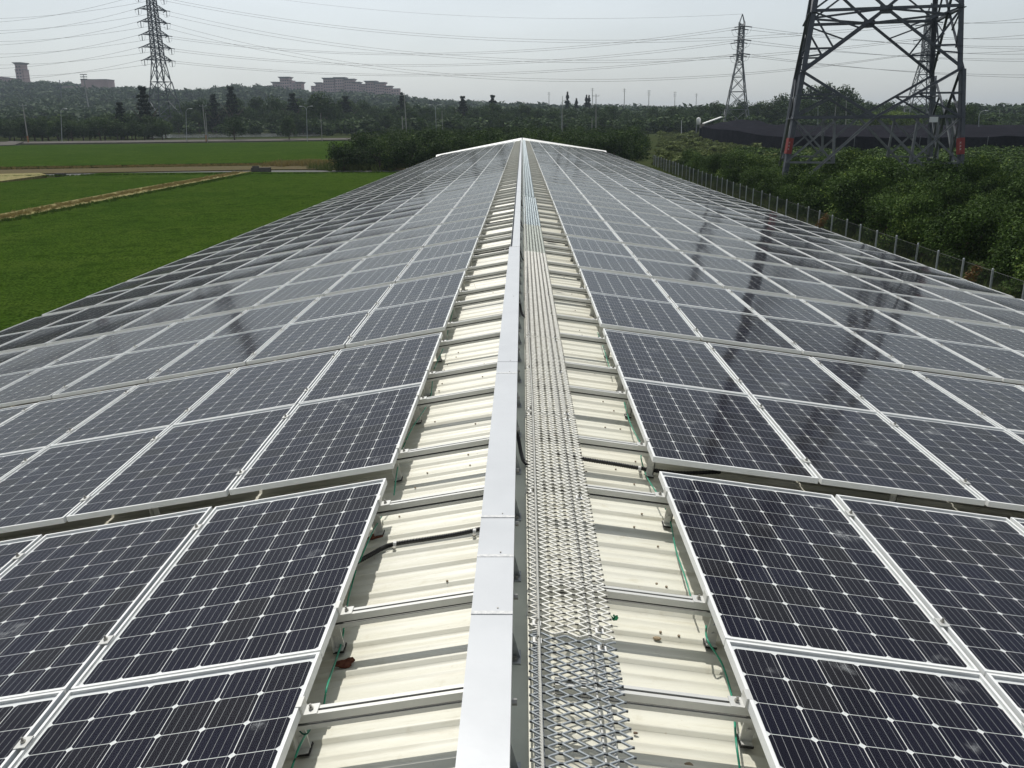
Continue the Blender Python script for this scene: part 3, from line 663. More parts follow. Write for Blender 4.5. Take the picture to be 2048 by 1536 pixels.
# looped cables sagging from the tray to the walkway
for i, (yy, lab) in enumerate(((4.9, "nearest"), (9.0, "second"), (12.9, "third"), (17.0, "fourth"), (21.5, "fifth"))):
    mb = MB(); P = smooth([(-0.06, yy+0.10, 0.20), (-0.025, yy+0.12, 0.12), (-0.005, yy+0.02, 0.05), (0.02, yy-0.08, 0.03), (0.10, yy-0.14, 0.0)], 8); mb.tube(P, 0.012, 8)
    tag(mb.obj("tray_cable", M_BLACK, smooth=True), "%s black cable dropping from the tray beside the walkway" % lab, "cable", "black cables dropping from the tray")
GW = [
 (-1, [(582, 1540), (600, 1490), (622, 1452), (626, 1437)], "bright green earth wire at the bottom edge, left slope"),
 (-1, [(648, 1408), (655, 1370), (672, 1320), (684, 1280), (690, 1240), (697, 1195), (703, 1172), (712, 1140)], "green earth wire passing the near rust stain"),
 (-1, [(718, 1125), (742, 1070), (765, 1030), (780, 1008)], "green earth wire beside the left black conduit"),
 (-1, [(788, 990), (793, 950), (800, 910), (806, 895), (822, 860), (853, 812), (862, 790), (866, 745)], "green earth wire along the second table, left slope"),
 (-1, [(868, 738), (885, 700), (893, 680), (897, 655), (905, 625), (913, 600)], "thin green earth wire along the third table, left slope"),
 (1, [(1480, 1540), (1472, 1480), (1465, 1400), (1445, 1330), (1415, 1280), (1412, 1252)], "bright green earth wire at the bottom edge, right slope"),
 (1, [(1390, 1225), (1372, 1160), (1352, 1100), (1340, 1040), (1322, 1000), (1300, 965), (1290, 945), (1282, 915), (1286, 902)], "long green earth wire along the near table, right slope"),
 (1, [(1283, 890), (1262, 850), (1250, 810), (1244, 784)], "green earth wire along the second table, right slope"),
 (1, [(1222, 745), (1205, 690), (1195, 665)], "thin green earth wire along the third table, right slope")]
for s, pix, lab in GW:
    mb = MB(); P = smooth([roofpt(x, y, s, 0.03+0.05*math.sin(i*1.9)) for i, (x, y) in enumerate(pix)], 8); mb.tube(P, 0.0042, 6)
    tag(mb.obj("earth_wire", M_GREENW, smooth=True), lab, "wire", "green earth wires along the panel edges")
mb = MB(); P = smooth([roofpt(x, y, -1, 0.07) for x, y in ((597, 1440), (598, 1458), (606, 1468), (616, 1466), (623, 1452), (626, 1440))], 6); mb.tube(P, 0.003, 6)
tag(mb.obj("earth_loop", mat("dark green wire", (0.01, 0.10, 0.07), 0.5), smooth=True), "small dark green looped jumper wire under the nearest left rail", "wire")
def pebble(px, py, s, r, m_, name, lab, cat, fl=0.5):
    p = roofpt(px, py, s, HR+0.010); mb = MB(); V = []; n = 10
    for j in range(5):
        a = math.pi*j/4
        for i in range(n):
            t = 2*math.pi*i/n; rr = r*(1+rng.uniform(-.25, .25))*math.sin(a); V.append((p[0]+rr*math.cos(t)*1.3, p[1]+rr*math.sin(t), p[2]+r*fl*math.cos(a)))
    mb.add(V, [(j*n+i, (j+1)*n+i, (j+1)*n+(i+1) % n, j*n+(i+1) % n) for j in range(4) for i in range(n)])
    tag(mb.obj(name, m_), lab, cat)
M_ST = mat("tan pebble", (0.34, 0.27, 0.18), 0.9, 0, 0.2, (40, (0.22, 0.17, 0.11), 0.4, 0.7)); M_DL = mat("dried leaf", (0.13, 0.09, 0.06), 0.9)
pebble(1314, 1277, 1, 0.013, M_ST, "pebble", "flat tan pebble on the right slope between the two nearest rails", "pebble")
pebble(1378, 1530, 1, 0.012, M_ST, "pebble", "tan pebble at the bottom edge of the right slope", "pebble")
pebble(1172, 885+58, 1, 0.006, M_DL, "dried_leaf", "dark dried scrap beside the black conduit on the right slope", "leaf")
pebble(1271, 1466, 1, 0.007, M_DL, "dried_leaf", "dark scrap beside the nearest walkway sheet", "leaf")
pebble(1168, 612, 1, 0.012, M_DL, "dried_leaf", "dark scrap on the far part of the right slope", "leaf")
pebble(1144, 707, 1, 0.009, M_DL, "dried_leaf", "small dark scrap in the middle of the right slope", "leaf")
pebble(955, 908, -1, 0.006, M_DL, "dried_leaf", "tiny dark scrap by the tray on the left slope", "leaf")
p = roofpt(1229, 1238, 1, HR+0.03); mb = MB()
for a in np.linspace(0, 2*math.pi, 7)[:-1]:
    q = p+np.array([0.010*math.cos(a), 0.010*math.sin(a), 0.004*math.sin(3*a)]); q2 = p+np.array([0.014*math.cos(a+.8), 0.014*math.sin(a+.8), 0.012]); mb.beam(p, q, 0.012, 0.003); mb.beam(q, q2, 0.010, 0.003)
tag(mb.obj("plastic_scrap", mat("crumpled green plastic", (0.01, 0.16, 0.07), 0.3)), "crumpled green plastic scrap beside the walkway and a rail", "litter")
# ================================================================== TREES
def rand_dirs(n, g): v = g.normal(size=(n, 3)); return v/np.linalg.norm(v, axis=1)[:, None]
def leaf_cloud(centers, radii, nleaf, size, g, flat=0.8, folded=False, shell=0.75):
    """nleaf quads spread over the outer shells of a set of clumps"""
    w = np.array(radii)**2; idx = g.choice(len(centers), nleaf, p=w/w.sum()); C = np.array(centers)[idx]; Rr = np.array(radii)[idx][:, None]
    d = rand_dirs(nleaf, g); rad = shell+(1-shell)*g.random((nleaf, 1))**0.5
    rad = rad*(1+0.18*g.normal(size=(nleaf, 1))); P = C+d*Rr*rad*np.array([1, 1, flat])
    nrm = d+0.9*g.normal(size=(nleaf, 3)); nrm[:, 2] += 0.5; nrm /= np.linalg.norm(nrm, axis=1)[:, None]
    t = np.cross(nrm, rand_dirs(nleaf, g)); t /= np.linalg.norm(t, axis=1)[:, None]; b = np.cross(nrm, t)
    s = size*(0.6+0.8*g.random((nleaf, 1))); a = t*s; c = b*s*0.55
    V = np.stack([P-a, P-c*0.9+nrm*s*0.1, P+a, P+c*0.9+nrm*s*0.1], 1).reshape(-1, 3)
    return V, np.arange(nleaf*4).reshape(-1, 4)
def crown_variant(name, seed, nclump, nleaf, size, m_, base=0.25, top=1.0, rad=0.5, flat=0.85, dome=True):
    """crown of height ~1, radius ~rad in unit space, base on z=base"""
    g = np.random.default_rng(seed); C = []; Rr = []
    for i in range(nclump):
        a = g.random()*2*math.pi; h = g.random(); rr = rad*(0.30+0.62*math.sqrt(g.random()))*(math.sqrt(max(0.05, 1-(h*1.05-0.12)**2)) if dome else 1)
        C.append((rr*math.cos(a), rr*math.sin(a), base+(top-base)*(0.18+0.70*h))); Rr.append(rad*(0.22+0.20*g.random()))
    C.append((0, 0, base+(top-base)*0.5)); Rr.append(rad*0.55)
    V, Fq = leaf_cloud(C, Rr, nleaf, size, g, flat)
    return rawmesh(name, V, Fq, m_)
def conifer_variant(name, seed, m_, tiers=13, r0=0.20, size=0.028, n=1500, tip=True):
    g = np.random.default_rng(seed); P = []
    for k in range(n):
        t = int(g.random()*tiers)/tiers; z = 0.18+0.82*t; R0 = r0*(1-t)**0.7*(0.8+0.45*math.sin(t*31+seed)); a = g.random()*6.283
        a = round(a/6.283*7)/7*6.283+t*9+g.normal()*0.18; r = R0*math.sqrt(g.random()); P.append((r*math.cos(a), r*math.sin(a), z+0.12*r+g.normal()*0.012))
    P = np.array(P); nn = len(P); nrm = rand_dirs(nn, g); t_ = np.cross(nrm, rand_dirs(nn, g)); t_ /= np.linalg.norm(t_, axis=1)[:, None]; b = np.cross(nrm, t_)
    s = size*(0.5+g.random((nn, 1))); V = np.stack([P-t_*s, P-b*s*.5, P+t_*s, P+b*s*.5], 1).reshape(-1, 3)
    return rawmesh(name, V, np.arange(nn*4).reshape(-1, 4), m_)
def trunk_mesh(seed, h=0.55, r=0.035, limbs=5):
    rr = random.Random(seed); mb = MB(); P = [(0, 0, -0.03), (0.01, 0.0, h*0.3), (-0.01, 0.012, h*0.65), (0.005, 0, h)]; mb.tube(P, [r, r*0.8, r*0.6, r*0.35], 7)
    for i in range(limbs):
        a = i*2.4+rr.random(); z = h*(0.35+0.12*i/limbs*3); L = 0.22+0.1*rr.random()
        mb.tube([(0, 0, z), (L*0.5*math.cos(a), L*0.5*math.sin(a), z+L*0.45), (L*math.cos(a), L*math.sin(a), z+L*1.0)], [r*0.5, r*0.35, r*0.15], 5)
    return mb.mesh("trunk", M_BARK)
TRUNKS = [trunk_mesh(i) for i in range(3)]
ORCH = [crown_variant("crown", 100+i, 22+3*i, 10500, 0.0205, L_ORCH, 0.05, 1.0, 0.60, 0.75) for i in range(5)]
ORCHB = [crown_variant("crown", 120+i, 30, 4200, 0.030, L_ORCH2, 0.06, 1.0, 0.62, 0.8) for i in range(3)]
BROAD = [crown_variant("crown", 140+i, 22+4*i, 2600, 0.030, L_MID, 0.12, 1.0, 0.42+0.06*(i % 2), 0.9) for i in range(5)]
BRIGHT = [crown_variant("crown", 160+i, 20, 2400, 0.034, L_BRIGHT, 0.05, 1.0, 0.5, 0.9) for i in range(2)]
CONI = [conifer_variant("crown", 180+i, L_DARK, 11, 0.27, 0.03, 1500) for i in range(3)]
CYP = [conifer_variant("crown", 190, L_DARK, 24, 0.13, 0.03, 1200)]
def tree(name, label, cat, x, y, h, crowns, group=None, wide=1.0, k=None, trunk=True, z=None):
    root = bpy.data.objects.new(name, None); COL.objects.link(root)
    root.location = (x, y, gz(x, y) if z is None else z); root.rotation_euler = (0, 0, rng.random()*6.28); root.scale = (h*wide, h*wide, h)
    tag(root, label, cat, group); link("crown", crowns[rng.randrange(len(crowns)) if k is None else k], root)
    if trunk: link("trunk", TRUNKS[rng.randrange(3)], root)
    return root
# orchard beyond the fence, right
j = 0; y = 24.0; nrow = {}
X = 19.0; ci = 0
while X < 62:
    y = 22.0+(ci % 2)*2.0
    while y < 104:
        ymax = 101-2.75*(X-18.0) if X < 33 else 59.5
        if y < ymax and X < 0.64*y+8:
            h = rng.uniform(2.5, 3.8)+(0.2 if X > 22 else 0.0)-(0.7 if y > 84 else 0); x_ = X+rng.uniform(-.5, .5); y_ = y+rng.uniform(-.6, .6)
            lab = ["dark fruit tree in the first orchard column, just behind the wire fence", "dark fruit tree in the second orchard column behind the wire fence", "dark fruit tree in the third orchard column behind the wire fence"][ci] if ci < 3 else "dark fruit tree deep in the orchard on the right"
            nrow[ci] = nrow.get(ci, 0)+1
            if ci < 2: lab = "%s fruit tree from the camera in the %s orchard column behind the wire fence" % (ntoks(nrow[ci]), ("first", "second")[ci])
            grp = ["first orchard column behind the fence", "second orchard column behind the fence", "third orchard column behind the fence"][ci] if ci < 3 else "deeper orchard trees on the right"
            tree("orchard_tree", lab, "tree", x_, y_, h, ORCH, grp, rng.uniform(0.92, 1.06))
            j += 1
        y += 4.0
    X += 3.9; ci += 1
# a belt of taller canopies hides the pylon feet: shrubs inside the pylon base
for (x_, y_) in ((24.5, 66.5), (29.0, 66.0), (33, 63.5), (22.0, 72), (27.5, 73.5), (32.5, 70.5)):
    tree("orchard_tree", "fruit tree growing around the feet of the big pylon", "tree", x_, y_, rng.uniform(2.6, 3.2), ORCH, "fruit trees around the big pylon feet", 1.1)
# orchard behind the far gable
for r in range(13):
    Y = 111+r*5.2
    for c in range(16):
        x_ = -34+c*4.1+(r % 2)*2
        lim = -31 if Y < 150 else -31-(Y-150)*0.1
        if x_ < -22.5-(Y-111)*0.03: continue
        if x_ > 13.5+(Y-111)*0.15: continue
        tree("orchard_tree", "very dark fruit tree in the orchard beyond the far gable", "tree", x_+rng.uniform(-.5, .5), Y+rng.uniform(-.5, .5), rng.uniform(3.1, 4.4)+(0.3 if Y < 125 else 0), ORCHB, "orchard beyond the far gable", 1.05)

# treeline profile: top of the near woods as seen in the photo (px, py)
TLX = [-400, 0, 60, 150, 240, 300, 350, 430, 500, 560, 620, 700, 800, 900, 1000, 1040, 1150, 1250, 1400, 1440, 1500, 1560, 1620, 1700, 1740, 1800, 1850, 1880, 1950, 1965, 2048, 2400]
TLY = [214, 212, 206, 214, 218, 214, 200, 196, 197, 194, 192, 202, 204, 206, 206, 210, 212, 218, 212, 202, 194, 187, 171, 174, 192, 204, 200, 196, 204, 222, 228, 226]
belt = []
def bushrow(Y, n, lo, hi, top_fn, crowns, name, labf, cat, group, jitter=6, wide=1.0, hclip=(2.0, 16), trunk=True):
    for i in range(n):
        px = lo+(hi-lo)*(i+rng.uniform(0.1, 0.9))/n; yy = Y+rng.uniform(-jitter, jitter)
        py = top_fn(px); P = at(px, py, yy); z0 = gz(P[0], yy); h = min(hclip[1], max(hclip[0], P[2]-z0))*rng.uniform(0.78, 1.04)
        tree(name, labf, cat, P[0], yy, h, crowns, group, wide, trunk=trunk)
prof = lambda px: float(np.interp(px, TLX, TLY))
bushrow(243, 46, -420, 330, lambda p: 236+6*math.sin(p*.05), BROAD, "roadside_tree", "low bushy tree lining the far side of the rice field road", "tree", "low trees behind the field road", 5, 1.15)
bushrow(262, 34, -420, 330, lambda p: 226+6*math.sin(p*.04+1), BROAD, "roadside_tree", "rounded tree in the second line behind the rice field road", "tree", "second line of trees behind the field road", 6, 1.1)
bushrow(300, 24, 560, 1420, lambda p: 232+7*math.sin(p*.03), BROAD, "woodland_tree", "mid green tree at the near edge of the central wood", "tree", "near edge of the central wood", 8, 1.1)
bushrow(330, 42, 340, 1420, lambda p: 218+5*math.sin(p*.045), BROAD, "woodland_tree", "mid green tree inside the central wood", "tree", "trees inside the central wood", 8, 1.0)
bushrow(365, 50, 330, 1420, prof, BROAD, "skyline_tree", "tree crown standing on the skyline of the central wood", "tree", "skyline of the central wood", 10, 0.9)
bushrow(300, 26, 1400, 2400, lambda p: prof(p)+14, BROAD, "woodland_tree", "tree at the near edge of the right hand wood", "tree", "near edge of the right wood", 8, 1.05)
bushrow(330, 34, 1400, 2400, prof, BROAD, "skyline_tree", "tree crown standing on the skyline of the right hand wood", "tree", "skyline of the right wood", 8, 1.0)
bushrow(236, 9, 1730, 1830, lambda p: 222+6*math.sin(p*.08), BRIGHT, "bright_shrub", "bright yellow green shrub behind the black shade net", "shrub", "bright shrubs behind the shade net", 6, 1.1)
bushrow(215, 3, 1880, 1950, lambda p: 198, BROAD, "large_tree", "large rounded tree just right of the big pylon", "tree", "large trees right of the big pylon", 3, 0.9)
bushrow(205, 8, 1955, 2200, lambda p: 243, BROAD, "roadside_bush", "low bush by the road right of the big pylon", "shrub", "low bushes right of the big pylon", 6, 1.3)
def single(name, px, pyt, Y, crowns, lab, cat="tree", wide=1.0, k=None):
    P = at(px, pyt, Y); z0 = gz(P[0], Y); tree(name, lab, cat, P[0], Y, P[2]-z0, crowns, None, wide, k)
single("conifer", 283, 170, 262, CONI, "tall dark conifer just left of the tall left pylon", wide=1.0)
single("conifer", 238, 202, 258, CONI, "short dark conifer left of the tall one by the left pylon", wide=1.2)
single("conifer", 460, 170, 330, CONI, "tall ragged conifer on the skyline right of the left pylon", wide=1.0)
single("conifer", 425, 186, 330, CONI, "pointed conifer just left of the tall ragged one", wide=1.1)
single("conifer", 584, 184, 340, CONI, "dark conifer in front of the left pink tower block", wide=1.1)
single("conifer", 690, 190, 345, CONI, "small conifer in front of the wide pink block", wide=1.2)
single("conifer", 803, 182, 350, CONI, "slender conifer at the right end of the pink block", wide=0.8)
single("conifer", 985, 188, 360, CONI, "pointed conifer on the central skyline left of the shed end", wide=1.0)
single("conifer", 925, 190, 360, CONI, "small pointed conifer on the central skyline", wide=1.1)
single("cypress", 1135, 184, 480, CYP, "tallest narrow cypress on the skyline right of the shed ridge", wide=1.0)
single("cypress", 1173, 190, 480, CYP, "narrow cypress of the middle pair on the skyline", wide=1.0)
single("cypress", 1178, 191, 482, CYP, "second narrow cypress of the middle pair on the skyline", wide=1.0)
single("cypress", 1153, 197, 480, CYP, "shortest narrow cypress on the skyline", wide=1.2)
single("broad_tree", 640, 184, 320, BROAD, "broad dark tree rising in front of the wide pink block", wide=1.0, k=1)
single("broad_tree", 575, 234, 236, BROAD, "small lone tree by the pond at the field road", wide=0.8, k=2)
single("broad_tree", 465, 232, 236, BROAD, "rounded lone tree by the field road, left of the pond", wide=1.0, k=3)
single("broad_tree", 1655, 168, 320, BROAD, "tallest dark tree left behind the big pylon", wide=0.75, k=0)
single("broad_tree", 1692, 170, 318, BROAD, "second tall dark tree behind the big pylon", wide=0.75, k=1)

def scatter(name, pts, hs, variants, m_, label, cat, seed=5):
    """one joined mass of small crowns (too many to count)"""
    g = np.random.default_rng(seed); VV = []; n = 0; Fs = []
    for i, (p, h) in enumerate(zip(pts, hs)):
        Vv = variants[i % len(variants)]; a = g.random()*6.28; c, s = math.cos(a), math.sin(a)
        W = Vv*np.array([h[0], h[0], h[1]]); W = np.stack([W[:, 0]*c-W[:, 1]*s, W[:, 0]*s+W[:, 1]*c, W[:, 2]], 1)+np.array(p); VV.append(W)
    V = np.concatenate(VV); Fq = np.arange(len(V)).reshape(-1, 4)
    return tag(link(name, rawmesh(name, V, Fq, m_)), label, cat, kind='stuff')
def lowcrown(seed, nl, size, nclump=9, rad=0.5, base=0.0):
    g = np.random.default_rng(seed); C = []; Rr = []
    for i in range(nclump):
        a = g.random()*6.28; r = rad*0.6*math.sqrt(g.random()); C.append((r*math.cos(a), r*math.sin(a), base+0.25+0.5*g.random())); Rr.append(rad*(0.35+0.2*g.random()))
    return leaf_cloud(C, Rr, nl, size, g, 0.9, shell=0.85)[0]
LC = [lowcrown(300+i, 150, 0.12) for i in range(5)]
LCN = [lowcrown(310+i, 330, 0.075) for i in range(5)]
# far wood on the plain and over the hills
pts = []; hs = []
for i in range(7500):
    Y = 400+1000*nrg.random()**1.15; x = (nrg.random()*2-1)*Y*0.80
    h = nrg.uniform(6, 10.5)*(1+0.25*(Y > 800)); pts.append((x, Y, gz(x, Y)-0.5)); hs.append((h*nrg.uniform(1.0, 1.7), h))
scatter("far_woodland", pts, hs, LC, L_FAR, "hazy woodland covering the plain and the low hills behind", "woodland")
pts = []; hs = []
for i in range(900):
    Y = nrg.uniform(275, 400); px = nrg.uniform(-450, 2500); P = at(px, 240, Y)
    if 240 < px < 560 and Y < 300: continue
    h = nrg.uniform(3.5, 6.5); pts.append((P[0], Y, gz(P[0], Y)-0.3)); hs.append((h*1.5, h))
scatter("undergrowth", pts, hs, LCN, L_MID, "dense dark undergrowth filling the woods behind the fields", "undergrowth", 8)
pts = []; hs = []
for i in range(1500):
    Y = nrg.uniform(57, 140); px = nrg.uniform(1480, 2350); P = at(px, 300, Y)
    if Y < 101-2.75*(P[0]-18.0) or (P[0] > 33 and Y < 61): continue
    if abs(P[0]-26.4) < 9 and abs(Y-70) < 9 and nrg.random() < 0.5: continue
    h = nrg.uniform(1.0, 1.9); pts.append((P[0], Y, gz(P[0], Y)-0.1)); hs.append((h*1.8, h))
scatter("low_bushes", pts, hs, LCN, L_ORCH, "low dense bushes between the orchard and the black shade net", "bushes", 12)
# weeds on the rough ground right of the far gable
pts = []; hs = []
for i in range(2600):
    Y = nrg.uniform(108, 300); px = nrg.uniform(1230, 1640); P = at(px, 270, Y)
    if P[0] < 16+(Y-111)*0.16: continue
    if 44 < P[0] and 139 < Y < 222: continue
    h = nrg.uniform(0.3, 0.75)+(1.0 if nrg.random() < 0.05 else 0); pts.append((P[0], Y, gz(P[0], Y)-0.1)); hs.append((h*1.9, h))
scatter("weeds", pts, hs, LC, L_WEED, "rough olive green weeds on the open ground beyond the orchard", "weeds", 9)
# grass tufts: dry grass along bund and track, green rim of the rice, ground between fence and orchard
def tuft(seed, n, w=0.03):
    g = np.random.default_rng(seed); V = []
    for i in range(n):
        a = g.random()*6.28; r = 0.35*math.sqrt(g.random()); x, y = r*math.cos(a), r*math.sin(a); b = g.random()*6.28; l = 0.5+0.5*g.random(); dx, dy = 0.35*l*math.cos(b), 0.35*l*math.sin(b); c, s = math.cos(b+1.57)*w, math.sin(b+1.57)*w
        V += [(x-c, y-s, 0), (x+c, y+s, 0), (x+dx+c*.3, y+dy+s*.3, l), (x+dx-c*.3, y+dy-s*.3, l)]
    return np.array(V)
TF = [tuft(400+i, 26) for i in range(4)]
def along(pix, n, spread, hlo, hhi, name, m_, label, cat, seed, base=0.3):
    g = np.random.default_rng(seed); P = [gp(*q) for q in pix]; L = [np.linalg.norm(P[i+1]-P[i]) for i in range(len(P)-1)]; pts = []; hs = []
    for i in range(n):
        k = g.choice(len(L), p=np.array(L)/sum(L)); t = g.random(); q = P[k]+(P[k+1]-P[k])*t; h = g.uniform(hlo, hhi)
        x, y = q[0]+g.normal()*spread, q[1]+g.normal()*spread; pts.append((x, y, gz(x, y)+base)); hs.append((h*1.6, h))
    return scatter(name, pts, hs, TF, m_, label, cat, seed)
along([(-200, 495), (0, 446), (250, 395), (485, 350)], 2400, 0.45, 0.08, 0.26, "dry_grass", L_DRY, "dry yellow grass on the long bund between the rice fields", "grass", 21)
along([(-300, 340), (0, 339), (350, 334), (560, 331)], 2000, 0.7, 0.1, 0.35, "dry_grass", L_DRY, "dry yellow grass along the upper edge of the farm track", "grass", 22, 0.1)
along([(560, 332), (700, 329), (800, 330)], 700, 1.6, 0.4, 0.9, "dry_grass", L_DRY, "dry grass below the orchard at the end of the track", "grass", 23, 0.0)
along([(700, 338), (850, 334)], 600, 2.2, 0.5, 1.2, "weeds", L_WEED, "green grass mound beside the shed below the orchard", "grass", 24, 0.0)
along([(-300, 524), (0, 455), (250, 404), (500, 354), (840, 351)], 1000, 0.35, 0.12, 0.25, "rice_edge", L_RICE, "ragged green edge of the near rice field", "rice", 25)
along([(-300, 366), (95, 358), (474, 353)], 700, 0.3, 0.1, 0.25, "rice_edge", L_RICE, "ragged green edge of the middle rice field", "rice", 26)
pts = []; hs = []
for i in range(2600):
    Y = nrg.uniform(22, 108); x = nrg.uniform(10.5, 18.5); h = nrg.uniform(0.25, 0.8); pts.append((x, Y, gz(x, Y)-0.05)); hs.append((h*1.6, h))
scatter("weeds", pts, hs, TF, L_WEED, "weeds and grass growing along the foot of the wire fence", "grass", 28)

# ================================================================== CHAIN LINK FENCE
def fence():
    FX = 16.2; root = thing("chain_link_fence", "chain link fence with galvanised posts between the shed and the orchard", "fence", (FX, 60, gz(FX, 60)))
    H = 1.68; inv = Matrix.Translation(-Vector(root.location))
    for i in range(46):
        y = 19.85+i*2.02; x = FX+0.04*math.sin(i*1.7); z = -2.98-0.012*28+0.012*y+0.02*math.sin(i*2.3)
        mb = MB(); mb.tube([(x, y, z-H-0.4), (x+0.02*math.sin(i), y+0.03*math.sin(i*3), z)], 0.038, 8); mb.tube([(x+0.02*math.sin(i), y+0.03*math.sin(i*3), z), (x+0.02*math.sin(i), y+0.03*math.sin(i*3), z+0.03)], [0.040, 0.02], 8)
        o = mb.obj("post", M_POST); o.parent = root; o.matrix_parent_inverse = inv
    V = []; Fq = []; y = 17.5; p = 0.105; w = 0.0030
    def zt(yy): return -3.05-0.336+0.012*yy
    while y < 111:
        for sg in (1, -1):
            a = np.array([FX+0.008*sg, y, zt(y)-H]); b = np.array([FX+0.008*sg, y+sg*H*0.62, zt(y)]); n0 = len(V)
            for q in (a, b): V += [q+np.array([-w, 0, 0]), q+np.array([0, w, 0]), q+np.array([w, 0, 0]), q+np.array([0, -w, 0])]
            Fq += [(n0+k, n0+(k+1) % 4, n0+4+(k+1) % 4, n0+4+k) for k in range(4)]
        y += p
    o = link("wire_mesh", rawmesh("wire_mesh", V, Fq, M_FWIRE)); o.parent = root; o.matrix_parent_inverse = inv; o["kind"] = "stuff"
    mb = MB()
    for hh in (0.0, 0.75, 1.6): mb.tube([(FX, 19.8, zt(19.8)-hh), (FX, 60, zt(60)-hh-0.01), (FX, 110, zt(110)-hh)], 0.006, 4)
    o = mb.obj("tension_wire", M_FWIRE); o.parent = root; o.matrix_parent_inverse = inv
    # withered creeper caught in the mesh
    g = np.random.default_rng(3)
    for (y0, lab) in ((31.0, "withered brown creeper hanging on the fence near the right edge"), (47.0, "dry brown creeper bunched on the fence further along")):
        V, Fq = leaf_cloud([(FX-0.05, y0+0.25*i*(1 if y0 < 40 else 2), zt(y0)-0.15-0.3*i) for i in range(4)], [0.18, 0.2, 0.2, 0.15], 420, 0.05, g, 1.0)
        tag(link("dead_creeper", rawmesh("dead_creeper", V, Fq, leaf_mat("withered leaves", (0.09, 0.05, 0.02), (0.20, 0.12, 0.05)))), lab, "creeper")
fence()
